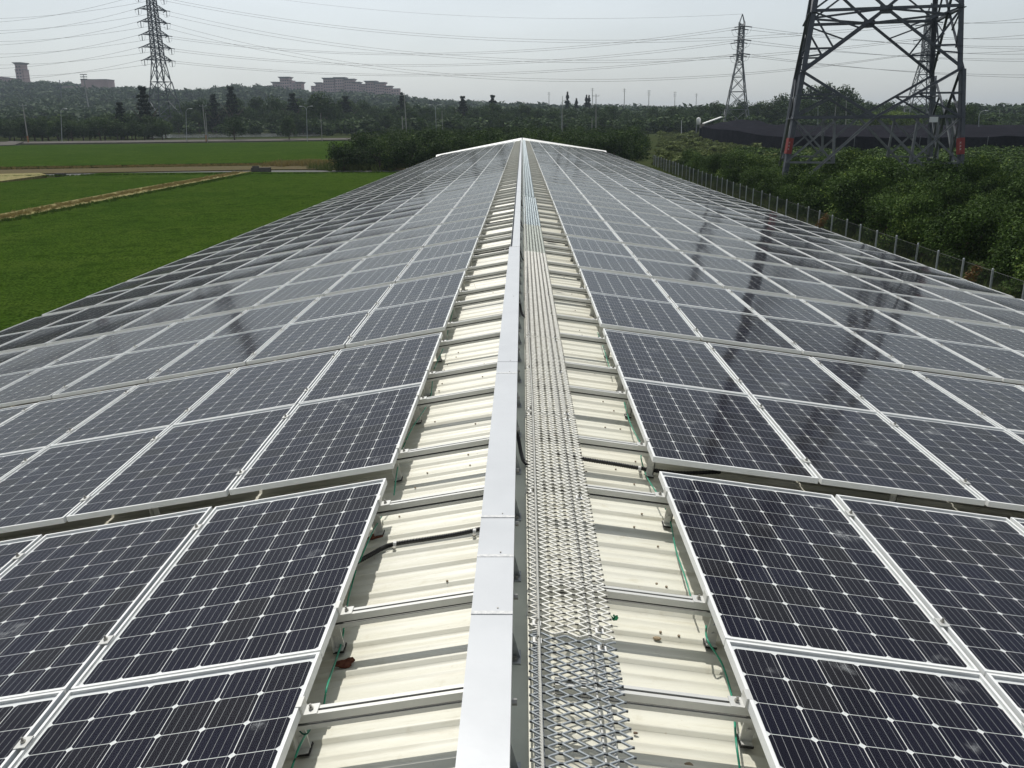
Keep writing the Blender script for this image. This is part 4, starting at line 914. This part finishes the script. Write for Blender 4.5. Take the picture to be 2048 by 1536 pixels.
# ================================================================== PYLONS
def lattice(name, label, X, Y, S, rot, taper, levels, body_top, arms, zbase, steel, leg_w, br_w, kinkz=None, group=None, sign=False, peak=3.0, armlen=5.5, topscale=None):
    """levels = heights of nodes up the body; arms = heights of cross arms (absolute z)"""
    root = thing(name, label, "pylon", (X, Y, zbase), 0, group); inv = Matrix.Translation(-Vector(root.location))
    c, s_ = math.cos(rot), math.sin(rot)
    def half(z):
        h = S/2*(1-taper*(z-zbase))
        if kinkz is not None and z > kinkz: h = S/2*(1-taper*(kinkz-zbase))*(1-0.012*(z-kinkz))
        return max(h, 0.45)
    def P(i, z):
        a, b = ((-1, -1), (1, -1), (1, 1), (-1, 1))[i]; h = half(z); return np.array([X+a*h*c-b*h*s_, Y+a*h*s_+b*h*c, z])
    def ad(mb, nm, m_=steel):
        o = mb.obj(nm, m_); o.parent = root; o.matrix_parent_inverse = inv; return o
    top = body_top
    for i in range(4):
        mb = MB(); zs = [zbase-0.5]+[z for z in levels if z < top]+[top]
        for a, b in zip(zs[:-1], zs[1:]): mb.angle(P(i, a), P(i, b), leg_w, leg_w*0.28, P((i+1) % 4, a)-P(i, a))
        L_ = ad(mb, "leg", steel)
        if sign and i in (0, 1):
            mb = MB(); mb.beam(P(i, -0.35), P(i, 0.75), leg_w*1.28, leg_w*1.28, P((i+1) % 4, 0)-P(i, 0)); o = mb.obj("warning_band", M_RED, L_)
            mb = MB()
            q = P(i, 0.2); vd = CAM-q; vd[2] = 0; vd /= np.linalg.norm(vd)
            for k in range(3): 
                qq = P(i, 0.0+0.22*k)+vd*leg_w*0.95; mb.beam(qq-np.array([0.05, 0, 0.05]), qq+np.array([0.05, 0, 0.05]), 0.022, 0.01); mb.beam(qq+np.array([0.05, 0, -0.05]), qq+np.array([-0.05, 0, 0.05]), 0.022, 0.01)
            mb.obj("painted_marks", M_WHITE, o)
    for f in range(4):
        i, k = f, (f+1) % 4
        for n_, (za, zb) in enumerate(zip(levels[:-1], levels[1:])):
            mb = MB(); A, B, C, D = P(i, za), P(k, za), P(i, zb), P(k, zb)
            if sign:
                mid0, mid1 = (A+B)/2, (C+D)/2
                if n_ % 2 == 0:   # inverted V then V: nodes on the legs at odd levels
                    mb.angle(mid0, C, br_w, br_w*0.2); mb.angle(mid0, D, br_w, br_w*0.2)
                    mb.angle(A, B, br_w*1.15, br_w*0.25)
                    # redundant members
                    q1, q2 = (mid0+C)/2, (mid0+D)/2
                    for q, l0, l1 in ((q1, A, C), (q2, B, D)):
                        lm = (l0+l1)/2; mb.angle(q, lm, br_w*0.7, br_w*0.15); mb.angle(q, l0, br_w*0.7, br_w*0.15)
                else:
                    mb.angle(A, mid1, br_w, br_w*0.2); mb.angle(B, mid1, br_w, br_w*0.2)
                    q1, q2 = A*0.62+mid1*0.38, B*0.62+mid1*0.38
                    for q, l0, l1 in ((q1, A, C), (q2, B, D)):
                        mb.angle(q, l0*0.62+l1*0.38, br_w*0.7, br_w*0.15); mb.angle(q, l0*0.4+l1*0.6 if False else l1, br_w*0.7, br_w*0.15)
                        q3 = (A if l0 is A else B)*0.3+mid1*0.7; mb.angle(q3, l1, br_w*0.6, br_w*0.12)
                        qq = l0*0.25+q*0.75; mb.angle(qq, l0*0.75+l1*0.25, br_w*0.6, br_w*0.12)
            else:
                mb.beam(A, D, br_w); mb.beam(B, C, br_w); mb.beam(C, D, br_w)
                if zb-za > 5:
                    mx = (A+D)/2; mb.beam((A*3+D)/4, (A*3+C)/4, br_w*.7); mb.beam((B*3+C)/4, (B*3+D)/4, br_w*.7)
            ad(mb, "bracing")
    if sign:
        # gusset plates where the braces meet, plan bracing inside each horizontal
        mb = MB()
        for f in range(4):
            i, k = f, (f+1) % 4
            for z in levels[2::2]:
                q = (P(i, z)+P(k, z))/2; d = (P(k, z)-P(i, z)); d /= np.linalg.norm(d); mb.beam(q-d*0.42, q+d*0.42, 0.05, 0.55)
        ad(mb, "gusset_plate")
        mb = MB()
        for z in levels[2::2]:
            for f in range(4):
                a = (P(f, z)+P((f+1) % 4, z))/2; b = (P((f+1) % 4, z)+P((f+2) % 4, z))/2; mb.angle(a, b, br_w*0.8, br_w*0.16)
        ad(mb, "plan_bracing")
        # lowest belt: frame half way down with knee braces
        mb = MB()
        for f in range(4):
            i, k = f, (f+1) % 4; zl, zt = -1.0, levels[0]
            A, B = P(i, zl), P(k, zl); C, D = P(i, zt), P(k, zt); m0 = (C+D)/2
            q1, q2 = A*0.72+B*0.28, B*0.72+A*0.28
            mb.angle(P(i, -3.8), (C*0.5+D*0.5), br_w, br_w*0.2); mb.angle(P(k, -3.8), m0, br_w, br_w*0.2)
            mb.angle(q1, C, br_w*0.7, br_w*.15); mb.angle(q2, D, br_w*0.7, br_w*.15); mb.angle(A, q1, br_w*0.7, br_w*.15); mb.angle(B, q2, br_w*0.7, br_w*.15)
            mb.angle(q1, C*0.75+D*0.25, br_w*0.8, br_w*.18); mb.angle(q2, D*0.75+C*0.25, br_w*0.8, br_w*.18)
            mb.angle(A, C*0.72+D*0.28, br_w*0.7, br_w*.15); mb.angle(B, D*0.72+C*0.28, br_w*0.7, br_w*.15)
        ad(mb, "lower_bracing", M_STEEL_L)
        q = (P(0, levels[0])*0.16+P(1, levels[0])*0.84); vd = np.array([-0.25, -0.96, 0])
        mb = MB(); a = q+vd*0.25; mb.beam(a+np.array([-.27, 0.07, -0.12]), a+np.array([.27, -0.07, -0.12]), 0.02, 0.36, (0, 0, 1)); ad(mb, "sign_plate", M_WHITE)
    tips = []
    ax = np.array([c, s_, 0.0])
    for n_, z in enumerate(arms):
        h = half(z)
        for sd in (-1, 1):
            mb = MB(); L_ = armlen*(1 if n_ % 3 != 1 else 1.12); tip = np.array([X, Y, z])+ax*sd*(h+L_); nb = np.array([-s_, c, 0])*h
            b1, b2 = np.array([X, Y, z])+ax*sd*h+nb, np.array([X, Y, z])+ax*sd*h-nb; t1, t2 = b1+np.array([0, 0, 1.5]), b2+np.array([0, 0, 1.5])
            for q in (b1, b2, t1, t2): mb.beam(q, tip, br_w*1.1)
            mb.beam((b1+tip)/2, (b2+tip)/2, br_w*.8); mb.beam((t1+tip)/2, (b1+tip)/2, br_w*.8); mb.beam((t2+tip)/2, (b2+tip)/2, br_w*.8); mb.beam((b1+tip)/2, t1, br_w*.8); mb.beam((b2+tip)/2, t2, br_w*.8)
            arm = ad(mb, "cross_arm")
            mb = MB(); mb.tube([tip, tip+np.array([0, 0, -2.2])], 0.14, 6); o = mb.obj("insulator", M_INS, arm)
            # line insulators lie along the line direction (across the arms)
            ld = np.array([-s_, c, 0])
            for e in (-1, 1):
                mb = MB(); mb.tube([tip, tip+ld*e*2.6+np.array([0, 0, -0.35])], 0.16, 6); mb.obj("insulator", M_INS, arm)
                mb = MB(); P0, P1 = tip+ld*e*2.6+np.array([0, 0, -.35]), tip+np.array([0, 0, -2.25]); mb.tube(smooth([P0, (P0+P1)/2+ld*e*0.5+np.array([0, 0, -0.7]), P1], 5), 0.035, 4, False); mb.obj("jumper", M_WIRE, arm)
            tips.append(tip)
    mb = MB(); pk = np.array([X, Y, top+peak])
    for i in range(4): mb.beam(P(i, top), pk, br_w*1.2)
    ad(mb, "peak"); tips.append(pk)
    return tips
PYR = lattice("power_pylon", "big dark lattice pylon standing in the orchard on the right, its top cut off", 26.42, 70.0, 12.24, -0.251, 0.0150,
        [2.1, 5.3, 9.3, 13.2, 17.2, 20.6, 24.0, 27.0, 30.0], 30.0, [], -4.2, M_STEEL, 0.30, 0.17, sign=True, peak=0.5)
# its slimmer upper body and arms continue above the frame
PYR2 = None
mb = MB()
def upper():
    root = [o for o in COL.objects if o.name == "power_pylon"][0]; inv = Matrix.Translation(-Vector(root.location)); X, Y = 26.42, 70.0
    c, s_ = math.cos(-0.251), math.sin(-0.251)
    def P(i, z): a, b = ((-1, -1), (1, -1), (1, 1), (-1, 1))[i]; h = 2.98-(z-30)*0.06; return np.array([X+a*h*c-b*h*s_, Y+a*h*s_+b*h*c, z])
    for i in range(4):
        mb = MB(); mb.angle(P(i, 30), P(i, 58), 0.22, 0.06, P((i+1) % 4, 30)-P(i, 30)); o = mb.obj("upper_leg", M_STEEL); o.parent = root; o.matrix_parent_inverse = inv
    mb = MB(); z = 30
    while z < 57:
        for f in range(4): mb.beam(P(f, z), P((f+1) % 4, z+4), 0.1); mb.beam(P((f+1) % 4, z), P(f, z+4), 0.1); mb.beam(P(f, z+4), P((f+1) % 4, z+4), 0.1)
        z += 4
    o = mb.obj("upper_bracing", M_STEEL); o.parent = root; o.matrix_parent_inverse = inv
    for z in (36, 44, 52):
        for sd in (-1, 1):
            mb = MB(); tip = np.array([X+sd*9*c, Y+sd*9*s_, z])
            for i in ((1, 2) if sd > 0 else (0, 3)): mb.beam(P(i, z), tip, 0.14); mb.beam(P(i, z+2), tip, 0.14)
            o = mb.obj("cross_arm", M_STEEL); o.parent = root; o.matrix_parent_inverse = inv
upper()
def lev(a, b, n): return list(np.linspace(a, b, n))
def zpx(px, py, Y): return float(at(px, py, Y)[2])
# tall pylon on the left, arms turned about fifty degrees from the view
YA = 350.0; XA = float(at(331, 245, YA)[0]); zb = gz(XA, YA)
armsA = [zpx(331, q, YA) for q in (120, 95, 70, 44, 19, -7)]
la = [zb+0.5]+[zb+6, zb+12, zb+18.5]+[a for a in armsA]+[armsA[-1]+3]
lv = [la[0]]
for a, b in zip(la[:-1], la[1:]):
    if b-a > 4 and b > armsA[0]: lv += [(a+b)/2, b]
    else: lv.append(b)
TA = lattice("power_pylon", "tall dark lattice pylon with many cross arms at the upper left", XA, YA, 11.2, 0.85, 0.0270, lv, armsA[-1]+3, armsA, zb, M_STEEL, 0.34, 0.20, kinkz=armsA[0]-2, peak=3.5, armlen=3.6)
def slim(px, ptop, parms, Y, lab, S):
    X = float(at(px, 245, Y)[0]); z0 = gz(X, Y); ztop = zpx(px, ptop, Y); ar = [zpx(px, q, Y) for q in parms]
    z1 = ar[0]-1.5; low = [z0+0.5]; k = z0+0.5; st = 6.5
    while k+st < z1: k += st; low.append(k); st = max(2.6, st*0.82)
    low.append(z1); up = lev(z1, ztop-3, 9)[1:]
    hw = 1.0
    tp = (1-2*hw/S)/(z1-z0)
    return lattice("power_pylon", lab, X, Y, S, 1.45, tp, low+up, ztop-3, ar, z0, M_STEEL_L, 0.26, 0.15, kinkz=z1, peak=3.0, armlen=3.4)
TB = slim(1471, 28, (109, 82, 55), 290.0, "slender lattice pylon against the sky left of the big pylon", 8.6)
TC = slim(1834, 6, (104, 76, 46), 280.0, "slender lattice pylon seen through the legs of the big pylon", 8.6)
# ------------------------------------------------------------------ conductors
wires = 0
def wire(a, b, sag_, lab, grp, r=0.045, n=28):
    a, b = np.array(a, float), np.array(b, float); P = []
    for i in range(n+1):
        t = i/n; q = a+(b-a)*t; q[2] -= 4*sag_*t*(1-t); P.append(q)
    mb = MB(); mb.tube(P, r, 4, False); tag(mb.obj("power_cable", M_WIRE), lab, "power cable", grp)
lvlw = ["lowest", "second lowest", "third lowest", "fourth", "second highest", "highest"]
for n_ in range(6):
    for sd, yy in ((0, (160, 137, 115, 90, 67, 44)[n_]), (1, (153, 130, 108, 83, 61, 37)[n_])):
        tip = TA[2*n_+sd]; e0 = at(0, yy, 420 if sd else 400); e = tip+(e0-tip)*1.9
        k = ((np.linalg.norm(e0-tip))/np.linalg.norm(e-tip)); sg = 5.0
        e[2] += 4*sg*k*(1-k)/k   # lift the far end so the sagging span passes the seen height
        wire(tip, e, sg, "%s power cable pair left of the tall left pylon, %s strand" % (lvlw[n_], ("upper", "lower")[1-sd]), "cables running off to the left")
for n_ in range(3):
    for sd in (0, 1):
        wire(TA[2*n_+sd], TB[2*n_+(1-sd)], (6.0, 7.0, 7.5)[n_]-0.5*sd, "%s cable between the tall left pylon and the slender one, %s strand" % (("lowest", "middle", "highest")[n_], ("near", "far")[sd]), "cables to the slender pylon", 0.045)
        wire(TA[6+2*n_+sd], TC[2*n_+(1-sd)], (14, 12, 10)[n_]-0.6*sd, "%s cable from the tall left pylon to the pylon behind the big one, %s strand" % (("lowest", "middle", "highest")[n_], ("near", "far")[sd]), "cables to the pylon behind the big one", 0.045)
        y1 = (139, 107, 82)[n_]-(0, 5)[sd]; y2 = (97, 66, 33)[n_]-(0, 7)[sd]
        e = TB[2*n_+sd]; q = at(2048, y1, 330); wire(e, e+(q-e)*1.5, 3, "%s cable leaving the slender pylon towards the right, %s strand" % (("lowest", "middle", "highest")[n_], ("near", "far")[sd]), "cables leaving to the right")
        e = TC[2*n_+sd]; q = at(2048, y2, 270); wire(e, e+(q-e)*2.0, 1.5, "%s cable leaving the pylon behind the big one, %s strand" % (("lowest", "middle", "highest")[n_], ("near", "far")[sd]), "cables leaving to the far right")
wire(TA[-1], TB[-1], 6, "single thin earth cable between the two pylon peaks", "earth cables", 0.03)

# ================================================================== POLES AND LAMPS
def pole(px, pt, pb, Y, lab, r=0.14, arms=0, lean=0, m_=M_POLE, cat="pole", name="utility_pole", band=False):
    B = at(px+lean, pb, Y); T = at(px, pt, Y); zb = min(B[2], gz(B[0], Y)) ; root = thing(name, lab, cat, (B[0], Y, zb)); inv = Matrix.Translation(-Vector(root.location))
    def a_(mb, nm, mm): o = mb.obj(nm, mm); o.parent = root; o.matrix_parent_inverse = inv; return o
    mb = MB(); mb.tube([(B[0], Y, zb), (T[0], Y, T[2])], [r, r*0.6], 7); a_(mb, "shaft", m_)
    for k in range(arms):
        z = T[2]-0.5-k*1.0; mb = MB(); mb.beam((T[0]-0.9, Y, z), (T[0]+0.9, Y, z), 0.1)
        for xx in (-0.8, 0, 0.8): mb.tube([(T[0]+xx, Y, z), (T[0]+xx, Y, z+0.3)], 0.06, 5)
        a_(mb, "crossarm", M_GALV)
    if band: mb = MB(); mb.tube([(B[0], Y, zb+0.2), (B[0], Y, zb+1.8)], r*1.08, 7); a_(mb, "marker_band", mat("faded orange band", (0.35, 0.16, 0.06), 0.8))
    return root, T, inv
def lamp(px, pt, pb, Y, lab, sides=(1,)):
    root, T, inv = pole(px, pt+6, pb, Y, lab, 0.09, 0, 1.5, M_GALV, "street lamp", "street_lamp")
    for sd in sides:
        mb = MB(); P = smooth([T, T+np.array([sd*0.1, 0, 0.7]), T+np.array([sd*0.6, 0, 1.2]), T+np.array([sd*1.3, 0, 1.25])], 6); mb.tube(P, 0.05, 6); o = mb.obj("lamp_arm", M_GALV); o.parent = root; o.matrix_parent_inverse = inv
        mb = MB(); q = T+np.array([sd*1.4, 0, 1.22]); mb.add([(q[0]-.35, q[1]-.12, q[2]), (q[0]+.35, q[1]-.12, q[2]), (q[0]+.35, q[1]+.12, q[2]), (q[0]-.35, q[1]+.12, q[2]), (q[0]-.3, q[1]-.08, q[2]+.14), (q[0]+.2, q[1]-.08, q[2]+.14), (q[0]+.2, q[1]+.08, q[2]+.14), (q[0]-.3, q[1]+.08, q[2]+.14)], MB.BF)
        o = mb.obj("lamp_head", M_WHITE); o.parent = root; o.matrix_parent_inverse = inv
pole(45, 207, 286, 226, "leaning concrete pole with an orange foot at the far left of the field road", 0.17, 1, 12, band=True)
lamp(122, 222, 281, 228, "curved street lamp at the left end of the field road")
lamp(372, 222, 282, 226, "curved street lamp near the pond on the field road", (1,))
pole(405, 208, 284, 224, "tall concrete pole beside the pond lamp", 0.15, 1, 8, band=True); pole(411, 226, 284, 222, "short pole right beside the tall concrete pole", 0.13, 0, 4)
lamp(613, 217, 279, 228, "twin headed street lamp beside the lone pond tree", (1, -1))
pole(641, 226, 276, 228, "thin dark pole just right of the twin headed lamp", 0.10, 0, 3)
pole(808, 186, 267, 215, "tall grey pole rising left of the shed roof", 0.16, 1, 6); pole(804, 232, 267, 213, "short stout pole beside the tall grey pole", 0.2, 0, 2)
lamp(871, 214, 260, 232, "twin headed street lamp above the dark orchard", (1, -1)); pole(884, 222, 260, 232, "thin pole right of the lamp above the orchard", 0.10, 0, 1)
pole(1098, 184, 207, 560, "far pole on the skyline, leftmost right of the shed ridge", 0.25, 2)
lamp(1122, 205, 262, 250, "street lamp behind the shed ridge, left of its twin", (1,)); pole(1125, 192, 262, 252, "thin mast behind the shed ridge", 0.11)
pole(1185, 176, 208, 520, "far pole on the skyline beside the cypress pair", 0.25, 2); pole(1192, 188, 265, 240, "pale concrete pole in front of the cypress pair", 0.14, 1, 0); pole(1184, 236, 265, 238, "short pale pole beside the concrete pole", 0.14)
pole(1249, 177, 210, 500, "third far pole on the skyline", 0.25, 2); pole(1298, 180, 214, 500, "fourth far pole on the skyline", 0.25, 3); pole(1350, 183, 214, 520, "fifth far pole on the skyline", 0.22, 3); pole(1393, 187, 202, 560, "short far pole left of the slender pylon", 0.22, 2)
pole(1363, 241, 264, 262, "short white post at the far side of the weeds", 0.12, 0, 0, M_WHITE); lamp(1293, 273, 300, 175, "low lamp post standing in the weeds", (-1,))
pole(1693, 190, 250, 262, "pole seen between the legs of the big pylon", 0.14, 1); lamp(1636, 203, 248, 262, "twin headed lamp seen between the legs of the big pylon", (1, -1)); pole(1673, 202, 238, 264, "slim leaning pole behind the big pylon", 0.12, 0, -4)
lamp(1958, 228, 264, 190, "leaning street lamp right of the big pylon", (1,)); pole(2000, 218, 236, 300, "short pole near the right edge of the photo", 0.15, 0)
pole(119, 160, 205, 700, "dark pole on the hill left of the pink hall", 0.5, 0, 5, M_STEEL)
# stadium floodlights
root, T, inv = pole(168, 158, 205, 620, "floodlight mast with three rows of lamps beside the pink hall", 0.55, 0, 8, M_POLE, "floodlight", "floodlight_mast")
for k in range(3):
    for j_ in range(4):
        mb = MB(); z = T[2]+2.6-k*1.5; x = T[0]-1.8+j_*1.2; mb.box(x-0.35, x+0.35, 619.6, 620.4, z, z+0.55); o = mb.obj("floodlight", M_STEEL_L); o.parent = root; o.matrix_parent_inverse = inv
mb = MB(); mb.beam((T[0]-2.4, 620, T[2]-0.5), (T[0]+2.4, 620, T[2]-0.5), 0.25); mb.beam((T[0], 620, T[2]-1), (T[0], 620, T[2]+3), 0.3); o = mb.obj("lamp_rack", M_STEEL_L); o.parent = root; o.matrix_parent_inverse = inv

# ================================================================== FAR BUILDINGS
def building(lab, Y, blocks, cap=True, win=True, depth=14, m_=M_PINK, name="hilltop_block", cat="building"):
    """blocks: (px0, px1, py_top, flare) all standing on the hill"""
    c0 = at((blocks[0][0]+blocks[-1][1])/2, 200, Y); root = thing(name, lab, cat, (c0[0], Y, gz(c0[0], Y))); inv = Matrix.Translation(-Vector(root.location)); zb = gz(c0[0], Y)-8
    for bi, (x0, x1, yt, fl) in enumerate(blocks):
        A, B = at(x0, yt, Y), at(x1, yt, Y); dd = rng.uniform(0, 4); mb = MB(); mb.box(A[0], B[0], Y-dd, Y+depth, zb, A[2]); w = mb.obj("wall", m_); w.parent = root; w.matrix_parent_inverse = inv
        mb = MB(); h = 1.3; f = 2.2 if fl else 0.5
        mb.add([(A[0]-0.2, Y-dd-0.2, A[2]), (B[0]+0.2, Y-dd-0.2, A[2]), (B[0]+0.2, Y+depth, A[2]), (A[0]-0.2, Y+depth, A[2]), (A[0]-f, Y-dd-f, A[2]+h*(1.5 if fl else .5)), (B[0]+f, Y-dd-f, A[2]+h*(1.5 if fl else .5)), (B[0]+f, Y+depth+f, A[2]+h*(1.5 if fl else .5)), (A[0]-f, Y+depth+f, A[2]+h*(1.5 if fl else .5))], MB.BF)
        mb.obj("roof", M_PGREY, w)
        if win:
            mb = MB(); n = max(1, int((B[0]-A[0])/2.7)); z = A[2]-3.2; r = 0
            while z > A[2]-34 and r < 10:
                for k in range(n):
                    x = A[0]+(k+0.5)*(B[0]-A[0])/n; mb.box(x-0.85, x+0.85, Y-dd-0.12, Y-dd-0.02, z, z+1.5)
                z -= 3.4; r += 1
            mb.obj("windows", M_WIN, w)["kind"] = "stuff"
building("pink stepped tower block on the hill, left one with a tall centre", 1150, [(535, 545, 172, 0), (545, 555, 167, 1), (555, 560, 168, 0), (560, 578, 157, 1), (578, 585, 162, 0), (585, 593, 168, 0), (593, 603, 167, 1)])
building("wide pink stepped block on the hill, right of the narrower one", 1150, [(623, 631, 173, 0), (631, 640, 168, 1), (640, 647, 168, 0), (647, 669, 159, 1), (671, 689, 158, 1), (689, 707, 161, 1), (707, 718, 167, 1), (718, 731, 169, 0), (731, 751, 165, 1), (751, 769, 168, 1), (769, 782, 175, 1), (782, 798, 178, 0)])
building("slim pink tower with a flared top at the far left", 1000, [(31.5, 47.5, 140, 0), (32.5, 44, 129, 1)], win=True, depth=10, name="campus_tower", cat="tower")
building("low pink block at the extreme left edge", 1000, [(-20, 5, 155, 0), (8, 20, 157, 0)], win=True)
building("boxy pink hall with a dark roof line left of the tall pylon", 1000, [(100, 168, 173, 0), (163, 170, 160, 0), (168, 214, 160, 0), (212, 217, 160, 0)], win=False)
building("pale low roof peeping out of the central wood", 520, [(600, 622, 212, 0)], win=False, m_=M_CONC, depth=6, name="low_house", cat="house")
building("pale low roof right of the broad tree in the wood", 520, [(655, 684, 207, 0)], win=False, m_=M_CONC, depth=6, name="low_house", cat="house")
def town():
    for i, (px, w, t) in enumerate(((1968, 10, 216), (1982, 12, 218), (1998, 8, 217), (2012, 14, 215), (2030, 12, 218), (2044, 14, 216), (2062, 16, 215))):
        A, B = at(px, t, 1500), at(px+w, t, 1500); mb = MB(); zb = gz(A[0], 1500)-6; mb.box(A[0], B[0], 1500, 1512, zb, A[2])
        o = mb.obj("distant_house", mat("pale wall", (0.40, 0.41, 0.40), 0.8)); tag(o, "%s pale house of the distant town at the right edge" % ntoks(i+1), "house", "houses of the distant town")
town()
for i, px in enumerate((1984, 2000, 2018)):
    A = at(px, 232, 420); mb = MB(); mb.box(A[0], A[0]+3.2, 420, 428, gz(A[0], 420)-1, A[2]); mb.add([(A[0]-.3, 419.7, A[2]), (A[0]+3.5, 419.7, A[2]), (A[0]+3.5, 428.3, A[2]), (A[0]-.3, 428.3, A[2]), (A[0]+1.6, 419.7, A[2]+.8), (A[0]+1.6, 428.3, A[2]+.8)], [(0, 1, 4), (2, 3, 5), (0, 4, 5, 3), (1, 2, 5, 4)])
    tag(mb.obj("pale_hut", M_WHITE), "%s small pale hut beyond the road at the right" % ntoks(i+1), "hut", "pale huts at the right")
# ------------------------------------------------------------------ black shade net houses, white shed and tank
def net(name, lab, outline, ridge, posts):
    """outline: ground corners (x, y, height of net) ; a sagging roof surface over posts"""
    root = thing(name, lab, "shade net", (outline[0][0], outline[0][1], gz(*outline[0][:2]))); inv = Matrix.Translation(-Vector(root.location))
    (ax, ay, ah), (bx, by, bh), (cx, cy, ch), (dx, dy, dh) = outline; nu, nv = 26, 8; V = []
    for j_ in range(nv+1):
        v = j_/nv
        for i in range(nu+1):
            u = i/nu; x = (ax*(1-u)+bx*u)*(1-v)+(dx*(1-u)+cx*u)*v; y = (ay*(1-u)+by*u)*(1-v)+(dy*(1-u)+cy*u)*v
            h = (ah*(1-u)+bh*u)*(1-v)+(dh*(1-u)+ch*u)*v + ridge*math.sin(math.pi*v)*math.sin(math.pi*min(1, u*1.2)) + 0.34*abs(math.sin(u*posts*math.pi))+0.14*math.cos(v*12+u*9)
            V.append((x, y, gz(x, y)+h))
    n = nu+1; mb = MB(); mb.add(V, [(j_*n+i, j_*n+i+1, (j_+1)*n+i+1, (j_+1)*n+i) for j_ in range(nv) for i in range(nu)]); o = mb.obj("net_roof", M_NET, smooth=True); o.parent = root; o.matrix_parent_inverse = inv
    mb = MB()
    edges = [[j_*n for j_ in range(nv+1)], list(range(n)), [j_*n+nu for j_ in range(nv+1)], [nv*n+i for i in range(n)]]
    for e in edges:
        for a, b in zip(e[:-1], e[1:]):
            A, B = V[a], V[b]; mb.add([(A[0], A[1], gz(A[0], A[1])-0.1), (B[0], B[1], gz(B[0], B[1])-0.1), B, A], [(0, 1, 2, 3)])
    o = mb.obj("net_wall", M_NET, smooth=True); o.parent = root; o.matrix_parent_inverse = inv
    for i in range(0, n, 4):
        A = V[i]; mb = MB(); mb.tube([(A[0], A[1]-0.08, gz(A[0], A[1])-0.2), (A[0], A[1]-0.08, A[2]+0.15)], 0.05, 5); o = mb.obj("post", M_STEEL_L); o.parent = root; o.matrix_parent_inverse = inv
net("shade_net_house", "large black shade net stretched over rows behind the big pylon", [(44, 148, 2.4), (105, 132, 2.7), (112, 205, 3.0), (44, 222, 3.0)], 0.5, 9)
net("shade_net_house", "smaller peaked black shade net beside the white roofed shed", [(46.5, 238, 2.2), (57, 200, 2.3), (71, 236, 2.8), (58, 262, 2.8)], 1.7, 4)
mb = MB(); a, b = at(1406, 248, 262), at(1442, 235, 262); z0 = gz(a[0], 262)
mb.add([(a[0], 260, a[2]), (b[0], 260, b[2]), (b[0]+1, 268, b[2]), (a[0]+1, 268, a[2]), (a[0], 260, a[2]+.25), (b[0], 260, b[2]+.25), (b[0]+1, 268, b[2]+.25), (a[0]+1, 268, a[2]+.25)], MB.BF)
rootS = thing("small_shed", "small shed with a sloping white roof beside the black net", "shed", (a[0], 262, z0)); inv = Matrix.Translation(-Vector(rootS.location))
o = mb.obj("roof", M_WHITE); o.parent = rootS; o.matrix_parent_inverse = inv
mb = MB(); mb.box(a[0]+.3, b[0]-.3, 261, 267, z0-.3, a[2]); o = mb.obj("wall", M_CONC); o.parent = rootS; o.matrix_parent_inverse = inv
q = at(1397, 243, 264); z0 = gz(q[0], 264); rootT = thing("water_tank", "white domed water tank on a stand left of the white roofed shed", "tank", (q[0], 264, z0)); inv = Matrix.Translation(-Vector(rootT.location))
mb = MB(); mb.tube([(q[0], 264, q[2]-0.9), (q[0], 264, q[2]+0.7), (q[0], 264, q[2]+1.0), (q[0], 264, q[2]+1.15)], [0.62, 0.62, 0.45, 0.1], 12); o = mb.obj("tank_body", M_WHITE, smooth=True); o.parent = rootT; o.matrix_parent_inverse = inv
for dx in (-.5, .5):
    for dy in (-.5, .5): mb = MB(); mb.beam((q[0]+dx, 264+dy, z0-.2), (q[0]+dx, 264+dy, q[2]-.9), 0.1); o = mb.obj("leg", M_GALV); o.parent = rootT; o.matrix_parent_inverse = inv
q = gp(122, 357); mb = MB(); mb.box(q[0]-.5, q[0]+.5, q[1]-.3, q[1]+.3, q[2]+0.1, q[2]+0.55); mb.box(q[0]-.42, q[0]+.42, q[1]-.22, q[1]+.22, q[2]+0.55, q[2]+0.60); tag(mb.obj("channel_box", M_CONC), "small pale concrete box by the channel at the left", "box")
q = gp(518, 347); mb = MB(); mb.box(q[0]-.8, q[0]+1.4, q[1]-.4, q[1]+.4, q[2]+0.1, q[2]+0.7); mb.box(q[0]-.6, q[0]+.2, q[1]-.5, q[1]-.4, q[2]+0.3, q[2]+0.9); tag(mb.obj("sluice_gate", M_CONC), "small concrete sluice where the bund meets the track", "sluice")

# ================================================================== HAZE
mb = MB(); mb.box(-2600, 2600, -380, 3950, -11.0, 82.0)
M = bpy.data.materials.new("haze air"); M.use_nodes = True; nt = M.node_tree; nt.nodes.clear(); out = nt.nodes.new("ShaderNodeOutputMaterial"); pv = nt.nodes.new("ShaderNodeVolumePrincipled")
pv.inputs["Color"].default_value = (0.74, 0.86, 1.0, 1); pv.inputs["Density"].default_value = 0.00016; pv.inputs["Anisotropy"].default_value = 0.2; nt.links.new(pv.outputs[0], out.inputs["Volume"])
hz_ = mb.obj("haze", M); tag(hz_, kind='stuff')
